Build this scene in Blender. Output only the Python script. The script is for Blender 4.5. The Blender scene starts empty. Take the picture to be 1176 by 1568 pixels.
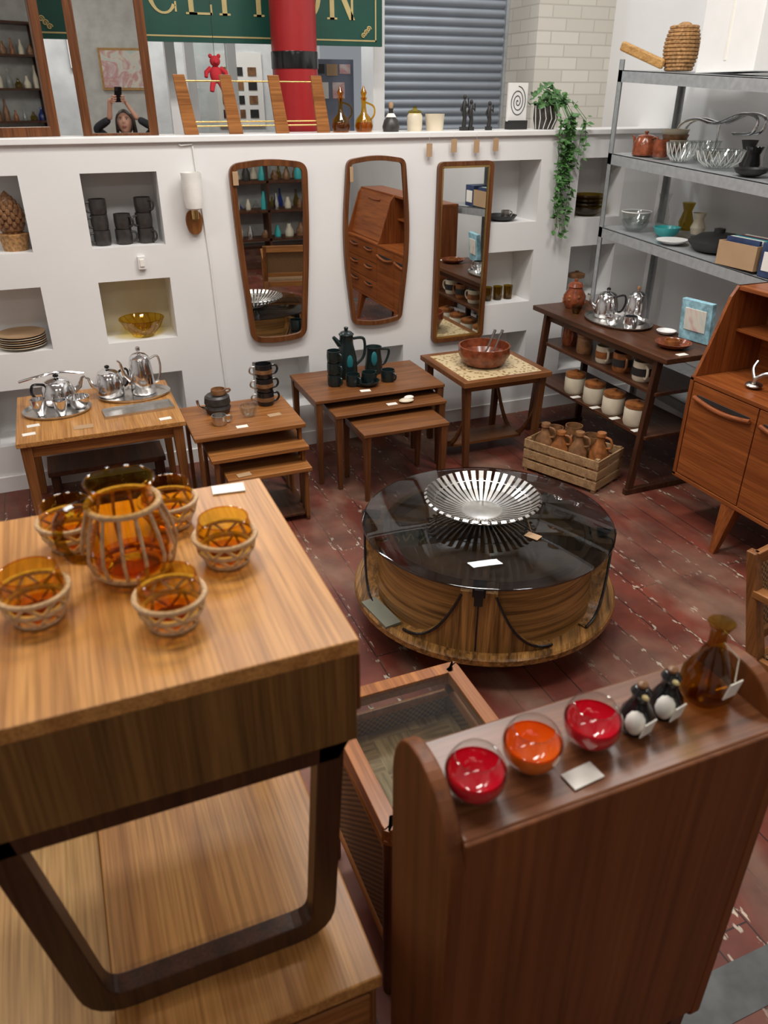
import bpy,bmesh,math,random
from mathutils import Vector,Matrix,Euler
random.seed(7)
COL=bpy.context.collection
pi=math.pi
# ---------------------------------------------------------------- materials
def _mat(name):
    m=bpy.data.materials.new(name);m.use_nodes=True
    return m,m.node_tree,m.node_tree.nodes['Principled BSDF']
def _set(b,**k):
    for n,v in k.items():
        n=n.replace('_',' ')
        if n in b.inputs:b.inputs[n].default_value=v
def c4(c):return (c[0],c[1],c[2],1)
def noise(nt,scale,detail=3,vec=None,dist=0):
    n=nt.nodes.new('ShaderNodeTexNoise');n.inputs['Scale'].default_value=scale;n.inputs['Detail'].default_value=detail
    n.inputs['Distortion'].default_value=dist
    if vec is not None:nt.links.new(vec,n.inputs['Vector'])
    return n
def ramp(nt,fac,stops):
    r=nt.nodes.new('ShaderNodeValToRGB');e=r.color_ramp.elements
    while len(e)<len(stops):e.new(.5)
    for i,(p,c) in enumerate(stops):e[i].position=p;e[i].color=c4(c)
    nt.links.new(fac,r.inputs[0]);return r
def mapping(nt,scale=(1,1,1),rot=(0,0,0)):
    t=nt.nodes.new('ShaderNodeTexCoord');m=nt.nodes.new('ShaderNodeMapping')
    m.inputs['Scale'].default_value=scale;m.inputs['Rotation'].default_value=rot
    nt.links.new(t.outputs['Object'],m.inputs[0]);return m.outputs[0]
def mixc(nt,fac,a,b,mode='MIX'):
    m=nt.nodes.new('ShaderNodeMix');m.data_type='RGBA';m.blend_type=mode
    for s,v in ((0,fac),(6,a),(7,b)):
        if hasattr(v,'is_linked') or hasattr(v,'links'):nt.links.new(v,m.inputs[s])
        else:m.inputs[s].default_value=v if s==0 else c4(v)
    return m.outputs[2]
def bump(nt,b,h,strength=.2,dist=.01):
    u=nt.nodes.new('ShaderNodeBump');u.inputs['Strength'].default_value=strength;u.inputs['Distance'].default_value=dist
    nt.links.new(h,u.inputs['Height']);nt.links.new(u.outputs[0],b.inputs['Normal'])
def P(name,col,rough=.5,metal=0,var=.12,vs=8,**k):
    m,nt,b=_mat(name);_set(b,Roughness=rough,Metallic=metal,**k)
    n=noise(nt,vs,3,mapping(nt))
    r=ramp(nt,n.outputs[0],[(.3,[x*(1-var) for x in col]),(.7,[min(1,x*(1+var)) for x in col])])
    nt.links.new(r.outputs[0],b.inputs['Base Color']);return m
def wood(name,c1,c2,axis='X',rough=.42,s=1.0,coat=.05):
    m,nt,b=_mat(name);_set(b,Roughness=rough,Coat_Weight=coat,Coat_Roughness=.25,Specular_IOR_Level=.35)
    lo,hi=1.2*s,22*s
    sc={'X':(lo,hi,hi),'Y':(hi,lo,hi),'Z':(hi,hi,lo),'R':(lo,lo,hi*1.6)}[axis]
    v=mapping(nt,sc);n1=noise(nt,1.3,5,v,.6)
    v2=mapping(nt,tuple(a*5 if a>5 else a*2 for a in sc));n2=noise(nt,1.6,3,v2)
    r1=ramp(nt,n1.outputs[0],[(.32,c1),(.66,c2)])
    r2=ramp(nt,n2.outputs[0],[(.35,(.70,.66,.58)),(.6,(1.05,1.05,1.05))])
    o=mixc(nt,1.0,r1.outputs[0],r2.outputs[0],'MULTIPLY')
    nt.links.new(o,b.inputs['Base Color']);bump(nt,b,n2.outputs[0],.08,.002);return m
def thin_glass(name,col,rough=.02,f0=.05):
    m=bpy.data.materials.new(name);m.use_nodes=True;nt=m.node_tree;nt.nodes.clear()
    t=nt.nodes.new('ShaderNodeBsdfTransparent');t.inputs[0].default_value=c4(col)
    g=nt.nodes.new('ShaderNodeBsdfGlossy');g.inputs['Roughness'].default_value=rough
    lw=nt.nodes.new('ShaderNodeLayerWeight');lw.inputs[0].default_value=.5
    pw=nt.nodes.new('ShaderNodeMath');pw.operation='POWER';pw.inputs[1].default_value=4
    ma=nt.nodes.new('ShaderNodeMath');ma.operation='MULTIPLY_ADD';ma.inputs[1].default_value=.75;ma.inputs[2].default_value=f0
    nt.links.new(lw.outputs['Facing'],pw.inputs[0]);nt.links.new(pw.outputs[0],ma.inputs[0])
    x=nt.nodes.new('ShaderNodeMixShader');o=nt.nodes.new('ShaderNodeOutputMaterial')
    nt.links.new(ma.outputs[0],x.inputs[0]);nt.links.new(t.outputs[0],x.inputs[1]);nt.links.new(g.outputs[0],x.inputs[2]);nt.links.new(x.outputs[0],o.inputs[0])
    return m
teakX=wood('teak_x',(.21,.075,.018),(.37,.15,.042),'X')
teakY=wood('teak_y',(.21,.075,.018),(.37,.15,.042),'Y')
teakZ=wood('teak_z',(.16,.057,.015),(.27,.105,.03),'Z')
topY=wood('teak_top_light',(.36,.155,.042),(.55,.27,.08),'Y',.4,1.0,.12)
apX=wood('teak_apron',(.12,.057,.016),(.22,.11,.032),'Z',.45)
midX=wood('teak_mid_x',(.135,.048,.015),(.24,.092,.028),'X')
midY=wood('teak_mid_y',(.135,.048,.015),(.24,.092,.028),'Y')
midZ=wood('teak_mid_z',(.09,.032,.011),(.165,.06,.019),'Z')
afroZ=wood('afrormosia_z',(.035,.014,.007),(.075,.028,.011),'Z',.4)
dresY=wood('dresser_teak_y',(.21,.053,.013),(.33,.097,.023),'Y',.36)
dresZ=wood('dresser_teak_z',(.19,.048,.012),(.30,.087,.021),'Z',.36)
dkY=wood('dark_wood_y',(.05,.019,.009),(.11,.04,.017),'Y',.4)
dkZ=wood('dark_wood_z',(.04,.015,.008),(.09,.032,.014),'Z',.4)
frameZ=wood('mirror_frame_wood',(.09,.03,.010),(.17,.06,.019),'Z',.35,1.5)
bkX=wood('bookcase_top_wood',(.14,.052,.022),(.21,.08,.034),'X',.3,.8,.2)
bkP=wood('bookcase_back_panel',(.15,.046,.012),(.205,.065,.017),'Z',.5,.3,.03)
zeb=wood('zebrano',(.09,.042,.011),(.43,.21,.06),'X',.32,1.6,.2)
zebR=wood('zebrano_band',(.10,.047,.012),(.44,.22,.065),'R',.32,1.2,.2)
zebZ=wood('zebrano_z',(.10,.047,.012),(.44,.22,.065),'Z',.32,1.6,.2)
pine=wood('pine',(.42,.22,.07),(.58,.34,.12),'Y',.45)
palew=wood('pale_crate_wood',(.3,.18,.09),(.48,.31,.16),'Y',.6)
cherry=wood('cane_table_frame',(.27,.09,.022),(.42,.155,.04),'Y',.3)
chrome=P('chrome',(.75,.75,.76),.13,1,.03)
brushed=P('brushed_steel',(.62,.6,.57),.3,1,.08,40)
brass=P('brass',(.6,.4,.15),.25,1)
galv=P('galvanised_steel',(.42,.44,.45),.42,.45,.12,30)
white=P('white_paint',(.77,.765,.755),.55,0,.035,2)
white2=P('white_gloss_trim',(.80,.79,.77),.35,0,.03)
niche_back=P('niche_cream_paint',(.62,.56,.42),.6,0,.05)
black=P('black_gloss',(.012,.012,.013),.15)
blackm=P('black_matte',(.02,.019,.018),.5)
cream=P('cream_ceramic',(.66,.58,.44),.35)
stone=P('stoneware_brown',(.22,.105,.045),.35,0,.4,30)
rust=P('rust_lid_glaze',(.28,.1,.03),.3,0,.4,30)
dkmug=P('charcoal_stoneware',(.035,.03,.027),.4,0,.3,40)
greenpot=P('green_black_glaze',(.012,.022,.022),.2)
teal=P('teal_glaze',(.02,.16,.18),.25)
redp=P('red_pillar_paint',(.30,.012,.014),.35,0,.08,5)
green=P('sign_green',(.005,.065,.045),.4,0,.08)
gold=P('sign_gold',(.5,.4,.17),.4)
leafm=P('ivy_leaf',(.06,.16,.04),.5,0,.4,20)
paper=P('paper_tag',(.8,.77,.7),.7,0,.03)
kraft=P('kraft_card',(.42,.27,.15),.7,0,.06)
rope=P('macrame_rope',(.5,.34,.2),.8,0,.25,120)
wick=P('wicker',(.36,.19,.07),.6,0,.5,70)
grey=P('grey_blue_board',(.17,.19,.25),.7)
greyg=P('grey_green_inlay',(.2,.2,.15),.3)
skin=P('skin',(.52,.27,.19),.5,0,.05)
cloth=P('black_clothing',(.018,.018,.022),.85)
hairm=P('dark_hair',(.03,.016,.01),.5,0,.3,90)
lip=P('lips',(.35,.09,.08),.4)
eyew=P('eye_white',(.75,.75,.75),.2)
turq=P('turquoise_glaze',(.05,.42,.42),.3)
redbr=P('red_brown_glaze',(.2,.05,.02),.2,0,.4,30)
blueb=P('blue_printed_card',(.28,.5,.58),.4,0,.45,25)
navy=P('navy_box',(.03,.05,.12),.4,0,.3,20)
tedred=P('red_plush',(.45,.02,.03),.9)
amber=thin_glass('amber_glass',(.88,.62,.10))
amberd=thin_glass('dark_amber_glass',(.85,.52,.06))
olive=thin_glass('olive_glass',(.62,.5,.12))
yel=thin_glass('yellow_glass',(.93,.80,.3))
clear=thin_glass('clear_glass',(.90,.92,.91),.02,.08)
blueg=thin_glass('blue_glass',(.2,.35,.85))
smoke=thin_glass('smoked_glass_top',(.52,.53,.55),.015,.05)
pane=thin_glass('table_glass',(.86,.9,.88),.02,.07)
mirr=bpy.data.materials.new('mirror_glass');mirr.use_nodes=True
_set(mirr.node_tree.nodes['Principled BSDF'],Base_Color=(.80,.83,.82,1),Metallic=1.0,Roughness=.01)
redliq=P('red_glass_base',(.72,.01,.035),.08,0,.05,8,Coat_Weight=1.0)
orliq=P('orange_glass_base',(.9,.18,.01),.08,0,.05,8,Coat_Weight=1.0)
shade=P('opal_glass_shade',(.85,.83,.78),.3)
# floor
def m_floor():
    m,nt,b=_mat('red_painted_boards')
    v=mapping(nt,(1,1,1),(0,0,pi/2))
    def br(mort,w=.13):
        t=nt.nodes.new('ShaderNodeTexBrick');nt.links.new(v,t.inputs['Vector'])
        t.inputs['Scale'].default_value=1;t.inputs['Mortar Size'].default_value=mort;t.inputs['Brick Width'].default_value=2.3;t.inputs['Row Height'].default_value=w
        t.inputs['Mortar Smooth'].default_value=.3;t.offset=.37
        t.inputs['Color1'].default_value=(.19,.045,.027,1);t.inputs['Color2'].default_value=(.13,.034,.022,1);t.inputs['Mortar'].default_value=(.03,.014,.01,1);return t
    t=br(.003);t2=br(.022)
    n=noise(nt,2.2,6,mapping(nt,(1.6,.7,1)),.8);w=ramp(nt,n.outputs[0],[(.45,(0,0,0)),(.7,(1,1,1))])
    o=mixc(nt,w.outputs[0],t.outputs[0],(.21,.115,.078))
    n2=noise(nt,60,4,mapping(nt,(1,.35,1)));w2=ramp(nt,n2.outputs[0],[(.58,(0,0,0)),(.63,(1,1,1))])
    n3=noise(nt,1.7,2,mapping(nt));w3=ramp(nt,n3.outputs[0],[(.42,(0,0,0)),(.58,(1,1,1))])
    k=mixc(nt,1,w2.outputs[0],w3.outputs[0],'MULTIPLY')
    inv=nt.nodes.new('ShaderNodeMath');inv.operation='MULTIPLY';nt.links.new(t2.outputs['Fac'],inv.inputs[0]);nt.links.new(k,inv.inputs[1])
    o=mixc(nt,inv.outputs[0],o,(.5,.42,.33))
    n4=noise(nt,5,6,mapping(nt));w4=ramp(nt,n4.outputs[0],[(.3,(.55,.55,.55)),(.7,(1.2,1.2,1.2))])
    o=mixc(nt,1,o,w4.outputs[0],'MULTIPLY')
    nt.links.new(o,b.inputs['Base Color']);b.inputs['Specular IOR Level'].default_value=.32
    rr=ramp(nt,n.outputs[0],[(.3,(.38,.38,.38)),(.7,(.6,.6,.6))]);nt.links.new(rr.outputs[0],b.inputs['Roughness'])
    bump(nt,b,t.outputs['Fac'],-.4,.003);return m
floorm=m_floor()
def m_brick():
    m,nt,b=_mat('white_painted_brick')
    t=nt.nodes.new('ShaderNodeTexBrick')
    tc=nt.nodes.new('ShaderNodeTexCoord');sp=nt.nodes.new('ShaderNodeSeparateXYZ');nt.links.new(tc.outputs['Object'],sp.inputs[0])
    ad=nt.nodes.new('ShaderNodeMath');ad.operation='ADD';nt.links.new(sp.outputs[0],ad.inputs[0]);nt.links.new(sp.outputs[1],ad.inputs[1])
    cm=nt.nodes.new('ShaderNodeCombineXYZ');nt.links.new(ad.outputs[0],cm.inputs[0]);nt.links.new(sp.outputs[2],cm.inputs[1])
    nt.links.new(cm.outputs[0],t.inputs['Vector'])
    t.inputs['Scale'].default_value=1;t.inputs['Brick Width'].default_value=.225;t.inputs['Row Height'].default_value=.075;t.inputs['Mortar Size'].default_value=.006
    t.inputs['Mortar Smooth'].default_value=.5
    t.inputs['Color1'].default_value=(.68,.65,.58,1);t.inputs['Color2'].default_value=(.60,.57,.5,1);t.inputs['Mortar'].default_value=(.5,.47,.41,1)
    nt.links.new(t.outputs[0],b.inputs['Base Color']);b.inputs['Roughness'].default_value=.55
    bump(nt,b,t.outputs['Fac'],-.6,.006);return m
brickm=m_brick()
shut=P('shutter_grey',(.28,.31,.35),.45,.3,.08,3)
def m_tile():
    m,nt,b=_mat('patterned_tile')
    v=mapping(nt,(1,1,1));o=nt.nodes.new('ShaderNodeTexVoronoi');o.inputs['Scale'].default_value=38;nt.links.new(v,o.inputs['Vector'])
    r=ramp(nt,o.outputs['Distance'],[(.25,(.25,.14,.05)),(.42,(.66,.52,.3))])
    nt.links.new(r.outputs[0],b.inputs['Base Color']);b.inputs['Roughness'].default_value=.3;return m
tilem=m_tile()
def m_parq():
    m,nt,b=_mat('parquet')
    ch=nt.nodes.new('ShaderNodeTexChecker');ch.inputs['Scale'].default_value=9;nt.links.new(mapping(nt),ch.inputs['Vector'])
    a=noise(nt,1.5,4,mapping(nt,(6,60,1)));c=noise(nt,1.5,4,mapping(nt,(60,6,1)))
    r1=ramp(nt,a.outputs[0],[(.35,(.17,.085,.035)),(.65,(.46,.27,.13))]);r2=ramp(nt,c.outputs[0],[(.35,(.2,.11,.045)),(.65,(.52,.32,.16))])
    o=mixc(nt,ch.outputs['Fac'],r1.outputs[0],r2.outputs[0]);nt.links.new(o,b.inputs['Base Color']);b.inputs['Roughness'].default_value=.3;return m
parq=m_parq()
def m_cane():
    m,nt,b=_mat('woven_cane')
    w1=nt.nodes.new('ShaderNodeTexChecker');w1.inputs['Scale'].default_value=110;nt.links.new(mapping(nt),w1.inputs['Vector'])
    w1.inputs[1].default_value=(.3,.16,.06,1);w1.inputs[2].default_value=(.07,.035,.016,1)
    nt.links.new(w1.outputs[0],b.inputs['Base Color']);b.inputs['Roughness'].default_value=.6;bump(nt,b,w1.outputs['Fac'],.5,.002);return m
canem=m_cane()
def m_art():
    m,nt,b=_mat('abstract_painting')
    n=noise(nt,5,4,mapping(nt),1.2)
    r=ramp(nt,n.outputs[0],[(.3,(.5,.62,.6)),(.45,(.75,.7,.6)),(.55,(.6,.3,.3)),(.7,(.75,.74,.7))]);nt.links.new(r.outputs[0],b.inputs['Base Color']);return m
artm=m_art()
# ---------------------------------------------------------------- builder
class B:
    def __init__(s,name,loc=(0,0,0),rz=0):
        s.n=name;s.loc=loc;s.rz=rz;s.bm=bmesh.new();s.ms=[]
    def mi(s,m):
        if m not in s.ms:s.ms.append(m)
        return s.ms.index(m)
    def raw(s,vs,fs,mat,smooth=False,M=None):
        i=s.mi(mat);V=[s.bm.verts.new((M@Vector(v)) if M is not None else Vector(v)) for v in vs]
        for f in fs:
            try:
                F=s.bm.faces.new([V[k] for k in f]);F.material_index=i;F.smooth=smooth
            except ValueError:pass
        return s
    def box(s,x0,x1,y0,y1,z0,z1,mat,M=None):
        v=[(x0,y0,z0),(x1,y0,z0),(x1,y1,z0),(x0,y1,z0),(x0,y0,z1),(x1,y0,z1),(x1,y1,z1),(x0,y1,z1)]
        return s.raw(v,[(0,3,2,1),(4,5,6,7),(0,1,5,4),(1,2,6,5),(2,3,7,6),(3,0,4,7)],mat,False,M)
    def cb(s,c,d,mat,rot=(0,0,0)):
        M=Matrix.Translation(c)@Euler(rot).to_matrix().to_4x4()
        return s.box(-d[0]/2,d[0]/2,-d[1]/2,d[1]/2,-d[2]/2,d[2]/2,mat,M)
    def taper(s,p0,p1,a0,a1,mat,b0=None,b1=None):
        b0=a0 if b0 is None else b0;b1=a1 if b1 is None else b1
        v=[]
        for p,a,b in((p0,a0,b0),(p1,a1,b1)):
            v+=[(p[0]-a,p[1]-b,p[2]),(p[0]+a,p[1]-b,p[2]),(p[0]+a,p[1]+b,p[2]),(p[0]-a,p[1]+b,p[2])]
        return s.raw(v,[(0,3,2,1),(4,5,6,7),(0,1,5,4),(1,2,6,5),(2,3,7,6),(3,0,4,7)],mat)
    def lathe(s,prof,mat,c=(0,0,0),n=28,M=None):
        vs=[];fs=[];T=Matrix.Translation(c)
        if M is not None:T=T@M
        for r,z in prof:
            r=max(r,1e-4)
            for k in range(n):
                a=2*pi*k/n;vs.append((r*math.cos(a),r*math.sin(a),z))
        for j in range(len(prof)-1):
            for k in range(n):
                k2=(k+1)%n;fs.append((j*n+k,j*n+k2,(j+1)*n+k2,(j+1)*n+k))
        return s.raw(vs,fs,mat,True,T)
    def tube(s,pts,r,mat,n=8,closed=False):
        P_=[Vector(p) for p in pts];N=len(P_);R=r if isinstance(r,(list,tuple)) else [r]*N
        vs=[];fs=[];up=None
        for i in range(N):
            if closed:d=P_[(i+1)%N]-P_[i-1]
            else:d=P_[min(i+1,N-1)]-P_[max(i-1,0)]
            d=d.normalized() if d.length>1e-9 else Vector((0,0,1))
            if up is None:
                up=Vector((0,0,1)) if abs(d.z)<.9 else Vector((1,0,0))
            up=(up-d*up.dot(d)).normalized();w=d.cross(up)
            for k in range(n):
                a=2*pi*k/n;vs.append(P_[i]+(up*math.cos(a)+w*math.sin(a))*R[i])
        for j in range(N if closed else N-1):
            j2=(j+1)%N
            for k in range(n):
                k2=(k+1)%n;fs.append((j*n+k,j*n+k2,j2*n+k2,j2*n+k))
        if not closed:
            fs.append(tuple(range(n)));fs.append(tuple(range((N-1)*n,N*n)))
        return s.raw(vs,fs,mat,True)
    def curve(s,pts,r,mat,n=8,sub=6,closed=False):
        Q=[Vector(p) for p in pts];N=len(Q);out=[]
        for i in range(N if closed else N-1):
            g=(lambda k:Q[k%N]) if closed else (lambda k:Q[max(0,min(N-1,k))])
            a,b,c,d=g(i-1),g(i),g(i+1),g(i+2)
            for j in range(sub):
                t=j/sub;out.append(.5*((2*b)+(c-a)*t+(2*a-5*b+4*c-d)*t*t+(3*b-a-3*c+d)*t**3))
        if not closed:out.append(Q[-1])
        return s.tube(out,r,mat,n,closed)
    def cyl(s,p0,p1,r0,mat,r1=None,n=16):
        return s.tube([p0,p1],[r0,r0 if r1 is None else r1],mat,n)
    def prism(s,poly,t,mat,M=None):
        n=len(poly);vs=[(x,y,0) for x,y in poly]+[(x,y,t) for x,y in poly]
        fs=[tuple(range(n)),tuple(range(n,2*n))]+[(i,(i+1)%n,n+(i+1)%n,n+i) for i in range(n)]
        return s.raw(vs,fs,mat,False,M)
    def ring(s,outer,inner,t,mat,M=None):
        n=len(outer);vs=[(x,y,0) for x,y in outer]+[(x,y,0) for x,y in inner]+[(x,y,t) for x,y in outer]+[(x,y,t) for x,y in inner]
        fs=[]
        for i in range(n):
            j=(i+1)%n
            fs+=[(i,j,n+j,n+i),(2*n+i,2*n+j,3*n+j,3*n+i),(i,j,2*n+j,2*n+i),(n+i,n+j,3*n+j,3*n+i)]
        return s.raw(vs,fs,mat,False,M)
    def sph(s,c,r,mat,n=16,rot=None):
        r=r if isinstance(r,(tuple,list)) else (r,r,r)
        M=(rot.to_4x4() if rot is not None else Matrix())@Matrix.Diagonal((r[0],r[1],r[2],1))
        pr=[(math.sin(pi*k/(n//2)),-math.cos(pi*k/(n//2))) for k in range(n//2+1)]
        return s.lathe(pr,mat,c,n,M)
    def done(s,bev=0,parent=None,sharp=.6,merge=False):
        if merge:bmesh.ops.remove_doubles(s.bm,verts=s.bm.verts,dist=1e-4)
        bmesh.ops.recalc_face_normals(s.bm,faces=s.bm.faces)
        for e in s.bm.edges:
            if len(e.link_faces)==2 and e.calc_face_angle(0)>sharp:e.smooth=False
        me=bpy.data.meshes.new(s.n);s.bm.to_mesh(me);s.bm.free()
        for m in s.ms:me.materials.append(m)
        o=bpy.data.objects.new(s.n,me);COL.objects.link(o);o.location=s.loc;o.rotation_euler=(0,0,s.rz)
        if bev:
            k=o.modifiers.new('bevel','BEVEL');k.width=bev;k.segments=2;k.limit_method='ANGLE';k.angle_limit=.7
        if parent:o.parent=parent
        return o
XZ=Matrix(((1,0,0,0),(0,0,-1,0),(0,1,0,0),(0,0,0,1)))
def at(x,y,z):return Matrix.Translation((x,y,z))
def rp(cs,r,k=6):
    out=[];n=len(cs)
    for i in range(n):
        p=Vector(cs[i]);a=Vector(cs[i-1])-p;b=Vector(cs[(i+1)%n])-p
        t=min(r if not isinstance(r,(list,tuple)) else r[i],a.length*.49,b.length*.49)
        A=p+a.normalized()*t;Bq=p+b.normalized()*t
        for j in range(k+1):
            u=j/k;q=A*(1-u)**2+p*2*u*(1-u)+Bq*u*u;out.append((q.x,q.y))
    return out
def inset(poly,d):
    n=len(poly);ar=sum(poly[i][0]*poly[(i+1)%n][1]-poly[(i+1)%n][0]*poly[i][1] for i in range(n));sg=1 if ar>0 else -1
    out=[]
    for i in range(n):
        a=Vector(poly[i-1]);p=Vector(poly[i]);b=Vector(poly[(i+1)%n])
        t=(b-a).normalized();nn=Vector((-t.y,t.x))*sg;out.append((p.x+nn.x*d,p.y+nn.y*d))
    return out
# ---------------------------------------------------------------- room
B('floor').box(-4.2,3.95,-3.3,7.1,-.06,0,floorm).done()
B('ceiling').box(-4.2,3.95,-3.3,7.1,4.0,4.1,white).done()
def niche_wall():
    b=B('wall_back')
    y0,y1,dep=4.5,4.78,.25
    cols=[(-.49,-.11),(.18,.56),(.98,1.34),(1.62,1.98),(2.53,2.91),(3.20,3.56),(-1.2,-.8)]
    N=[]
    for c in (0,1,4,5,6):N.append((cols[c][0],cols[c][1],1.30,1.665))
    for c in (0,1,4,5,6):N.append((cols[c][0],cols[c][1],.79,1.125))
    for c in (0,1,2,3,4,5,6):N.append((cols[c][0],cols[c][1],.27,.59))
    xs=sorted(set([-4.2,3.85]+[v for n in N for v in n[:2]]));zs=sorted(set([0,1.8]+[v for n in N for v in n[2:]]))
    for i in range(len(xs)-1):
        for j in range(len(zs)-1):
            x=(xs[i]+xs[i+1])/2;z=(zs[j]+zs[j+1])/2
            if any(n[0]<x<n[1] and n[2]<z<n[3] for n in N):continue
            b.raw([(xs[i],y0,zs[j]),(xs[i+1],y0,zs[j]),(xs[i+1],y0,zs[j+1]),(xs[i],y0,zs[j+1])],[(0,1,2,3)],white)
    for n in N:
        x0,x1,z0,z1=n;yb=y0+dep
        v=[(x0,y0,z0),(x1,y0,z0),(x1,y0,z1),(x0,y0,z1),(x0,yb,z0),(x1,yb,z0),(x1,yb,z1),(x0,yb,z1)]
        bk=niche_back if abs(x0-.18)<.01 and abs(z0-.79)<.01 else white
        b.raw(v,[(0,1,5,4),(1,2,6,5),(2,3,7,6),(3,0,4,7)],white);b.raw(v[4:],[(0,1,2,3)],bk)
    b.raw([(-4.2,y1,0),(3.85,y1,0),(3.85,y1,1.8),(-4.2,y1,1.8)],[(0,1,2,3)],white)
    b.raw([(-4.2,y0,1.8),(3.85,y0,1.8),(3.85,y1,1.8),(-4.2,y1,1.8)],[(0,1,2,3)],white)
    b.done(merge=True)
niche_wall()
B('trim_1').box(-4.2,3.85,4.478,4.795,1.8,1.83,white2).done(.004)
B('trim_2').box(2.18,2.262,5.5,5.66,0,4.0,white2).done(.005)
B('baseboard_back').box(-4.2,3.85,4.485,4.5,0,.09,white2).done()
B('wall_right').box(3.85,3.95,-3.3,7.1,0,4,white).done()
B('wall_left').box(-4.3,-4.2,-3.3,7.1,0,4,white).done()
B('wall_front').box(-4.2,3.85,-3.4,-3.3,0,4,P('warm_rear_wall',(.55,.54,.51),.7)).done()
B('wall_far').box(-4.2,2.3,7.0,7.1,0,4,P('far_wall_paint',(.62,.62,.6),.6)).done()
B('wall_shutter').box(2.2,3.85,5.68,5.78,0,4,white).done()
B('wall_brick_pier').box(3.24,3.85,5.2,5.675,0,4,brickm).done()
def shutter():
    b=B('roller_shutter');z=.02;pts=[]
    while z<3.2:
        for a in range(6):
            t=a/6;pts.append((5.62-.022*math.sin(pi*t)**.7,z+.055*t))
        z+=.055
    vs=[];fs=[]
    for y,zz in pts:vs+=[(2.27,y,zz),(3.235,y,zz)]
    for i in range(len(pts)-1):fs.append((2*i,2*i+1,2*i+3,2*i+2))
    b.raw(vs,fs,shut,True)
    b.box(2.262,2.29,5.58,5.66,0,3.2,galv).box(3.215,3.238,5.58,5.66,0,3.2,galv)
    b.box(2.262,3.238,5.5,5.67,3.2,3.5,galv);b.done(sharp=.9)
shutter()
B('red_pillar').lathe([(.13,0),(.13,2.15),(.133,2.15),(.133,2.235),(.13,2.235),(.13,4.0)],redp,(1.47,4.94,0),40).lathe([(.134,2.15),(.135,2.155),(.135,2.23),(.134,2.235)],black,(1.47,4.94,0),40).done()
def sign():
    b=B('reception_sign');y=5.2
    b.box(.06,2.12,y,y+.03,2.285,2.9,green)
    for z in(2.31,2.87):b.box(.1,2.08,y-.003,y,z,z+.008,gold)
    for x in(.1,2.072):b.box(x,x+.008,y-.003,y,2.31,2.878,gold)
    def curl(cx,cz,sx):
        for q in range(3):
            pts=[(cx+sx*(.02+.018*q)+.016*(1-t/14)*math.cos(t*.7),y-.004,cz+.018*(2-q)+.016*(1-t/14)*math.sin(t*.7)) for t in range(14)]
            b.tube(pts,.004,gold,6)
    curl(2.05,2.34,-1);curl(.13,2.34,1)
    z0,h,w=2.42,.24,.028
    def st(x,z_0=z0,z_1=z0+h,serif=True):
        b.box(x,x+w,y-.004,y,z_0,z_1,gold)
        if serif:
            b.box(x-.018,x+w+.018,y-.004,y,z_0,z_0+.01,gold);b.box(x-.018,x+w+.018,y-.004,y,z_1-.01,z_1,gold)
    def arc(cx,rx,a0,a1):
        o=[];i_=[]
        for k in range(25):
            a=a0+(a1-a0)*k/24;o.append((cx+rx*math.cos(a),y-.004,z0+h/2+(h/2+.003)*math.sin(a)));wv=.01+.02*abs(math.cos(a));i_.append((cx+(rx-wv)*math.cos(a),y-.004,z0+h/2+(h/2-.009)*math.sin(a)))
        b.raw(o+i_,[(k,k+1,25+k+1,25+k) for k in range(24)],gold)
    def E(x):
        st(x)
        for zz in(z0,z0+h/2-.005,z0+h-.01):b.box(x,x+.13,y-.004,y,zz,zz+.011,gold)
        b.box(x+.12,x+.132,y-.004,y,z0,z0+.05,gold);b.box(x+.12,x+.132,y-.004,y,z0+h-.05,z0+h,gold)
    st(.33);arc(.38,.07,-pi/2,pi/2);E(.5)
    arc(.80,.09,.7,2*pi-.7)
    b.box(.862,.872,y-.004,y,z0+.01,z0+.06,gold)
    E(.94);st(1.13)
    b.box(1.15,1.22,y-.004,y,z0+h-.011,z0+h,gold);b.box(1.15,1.22,y-.004,y,z0+h*.45,z0+h*.45+.011,gold);b.box(1.21,1.235,y-.004,y,z0+h*.47,z0+h-.01,gold)
    st(1.33);b.box(1.27,1.42,y-.004,y,z0+h-.011,z0+h,gold)
    st(1.48);arc(1.64,.085,0,2*pi)
    st(1.78,serif=True);b.raw([(1.785,y-.004,z0+h),(1.82,y-.004,z0+h),(1.94,y-.004,z0),(1.905,y-.004,z0)],[(0,1,2,3)],gold);b.box(1.915,1.929,y-.004,y,z0,z0+h,gold)
    for x in(.3,1.9):b.cyl((x,y+.015,2.9),(x,y+.015,4.0),.006,galv)
    b.done()
sign()
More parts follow.
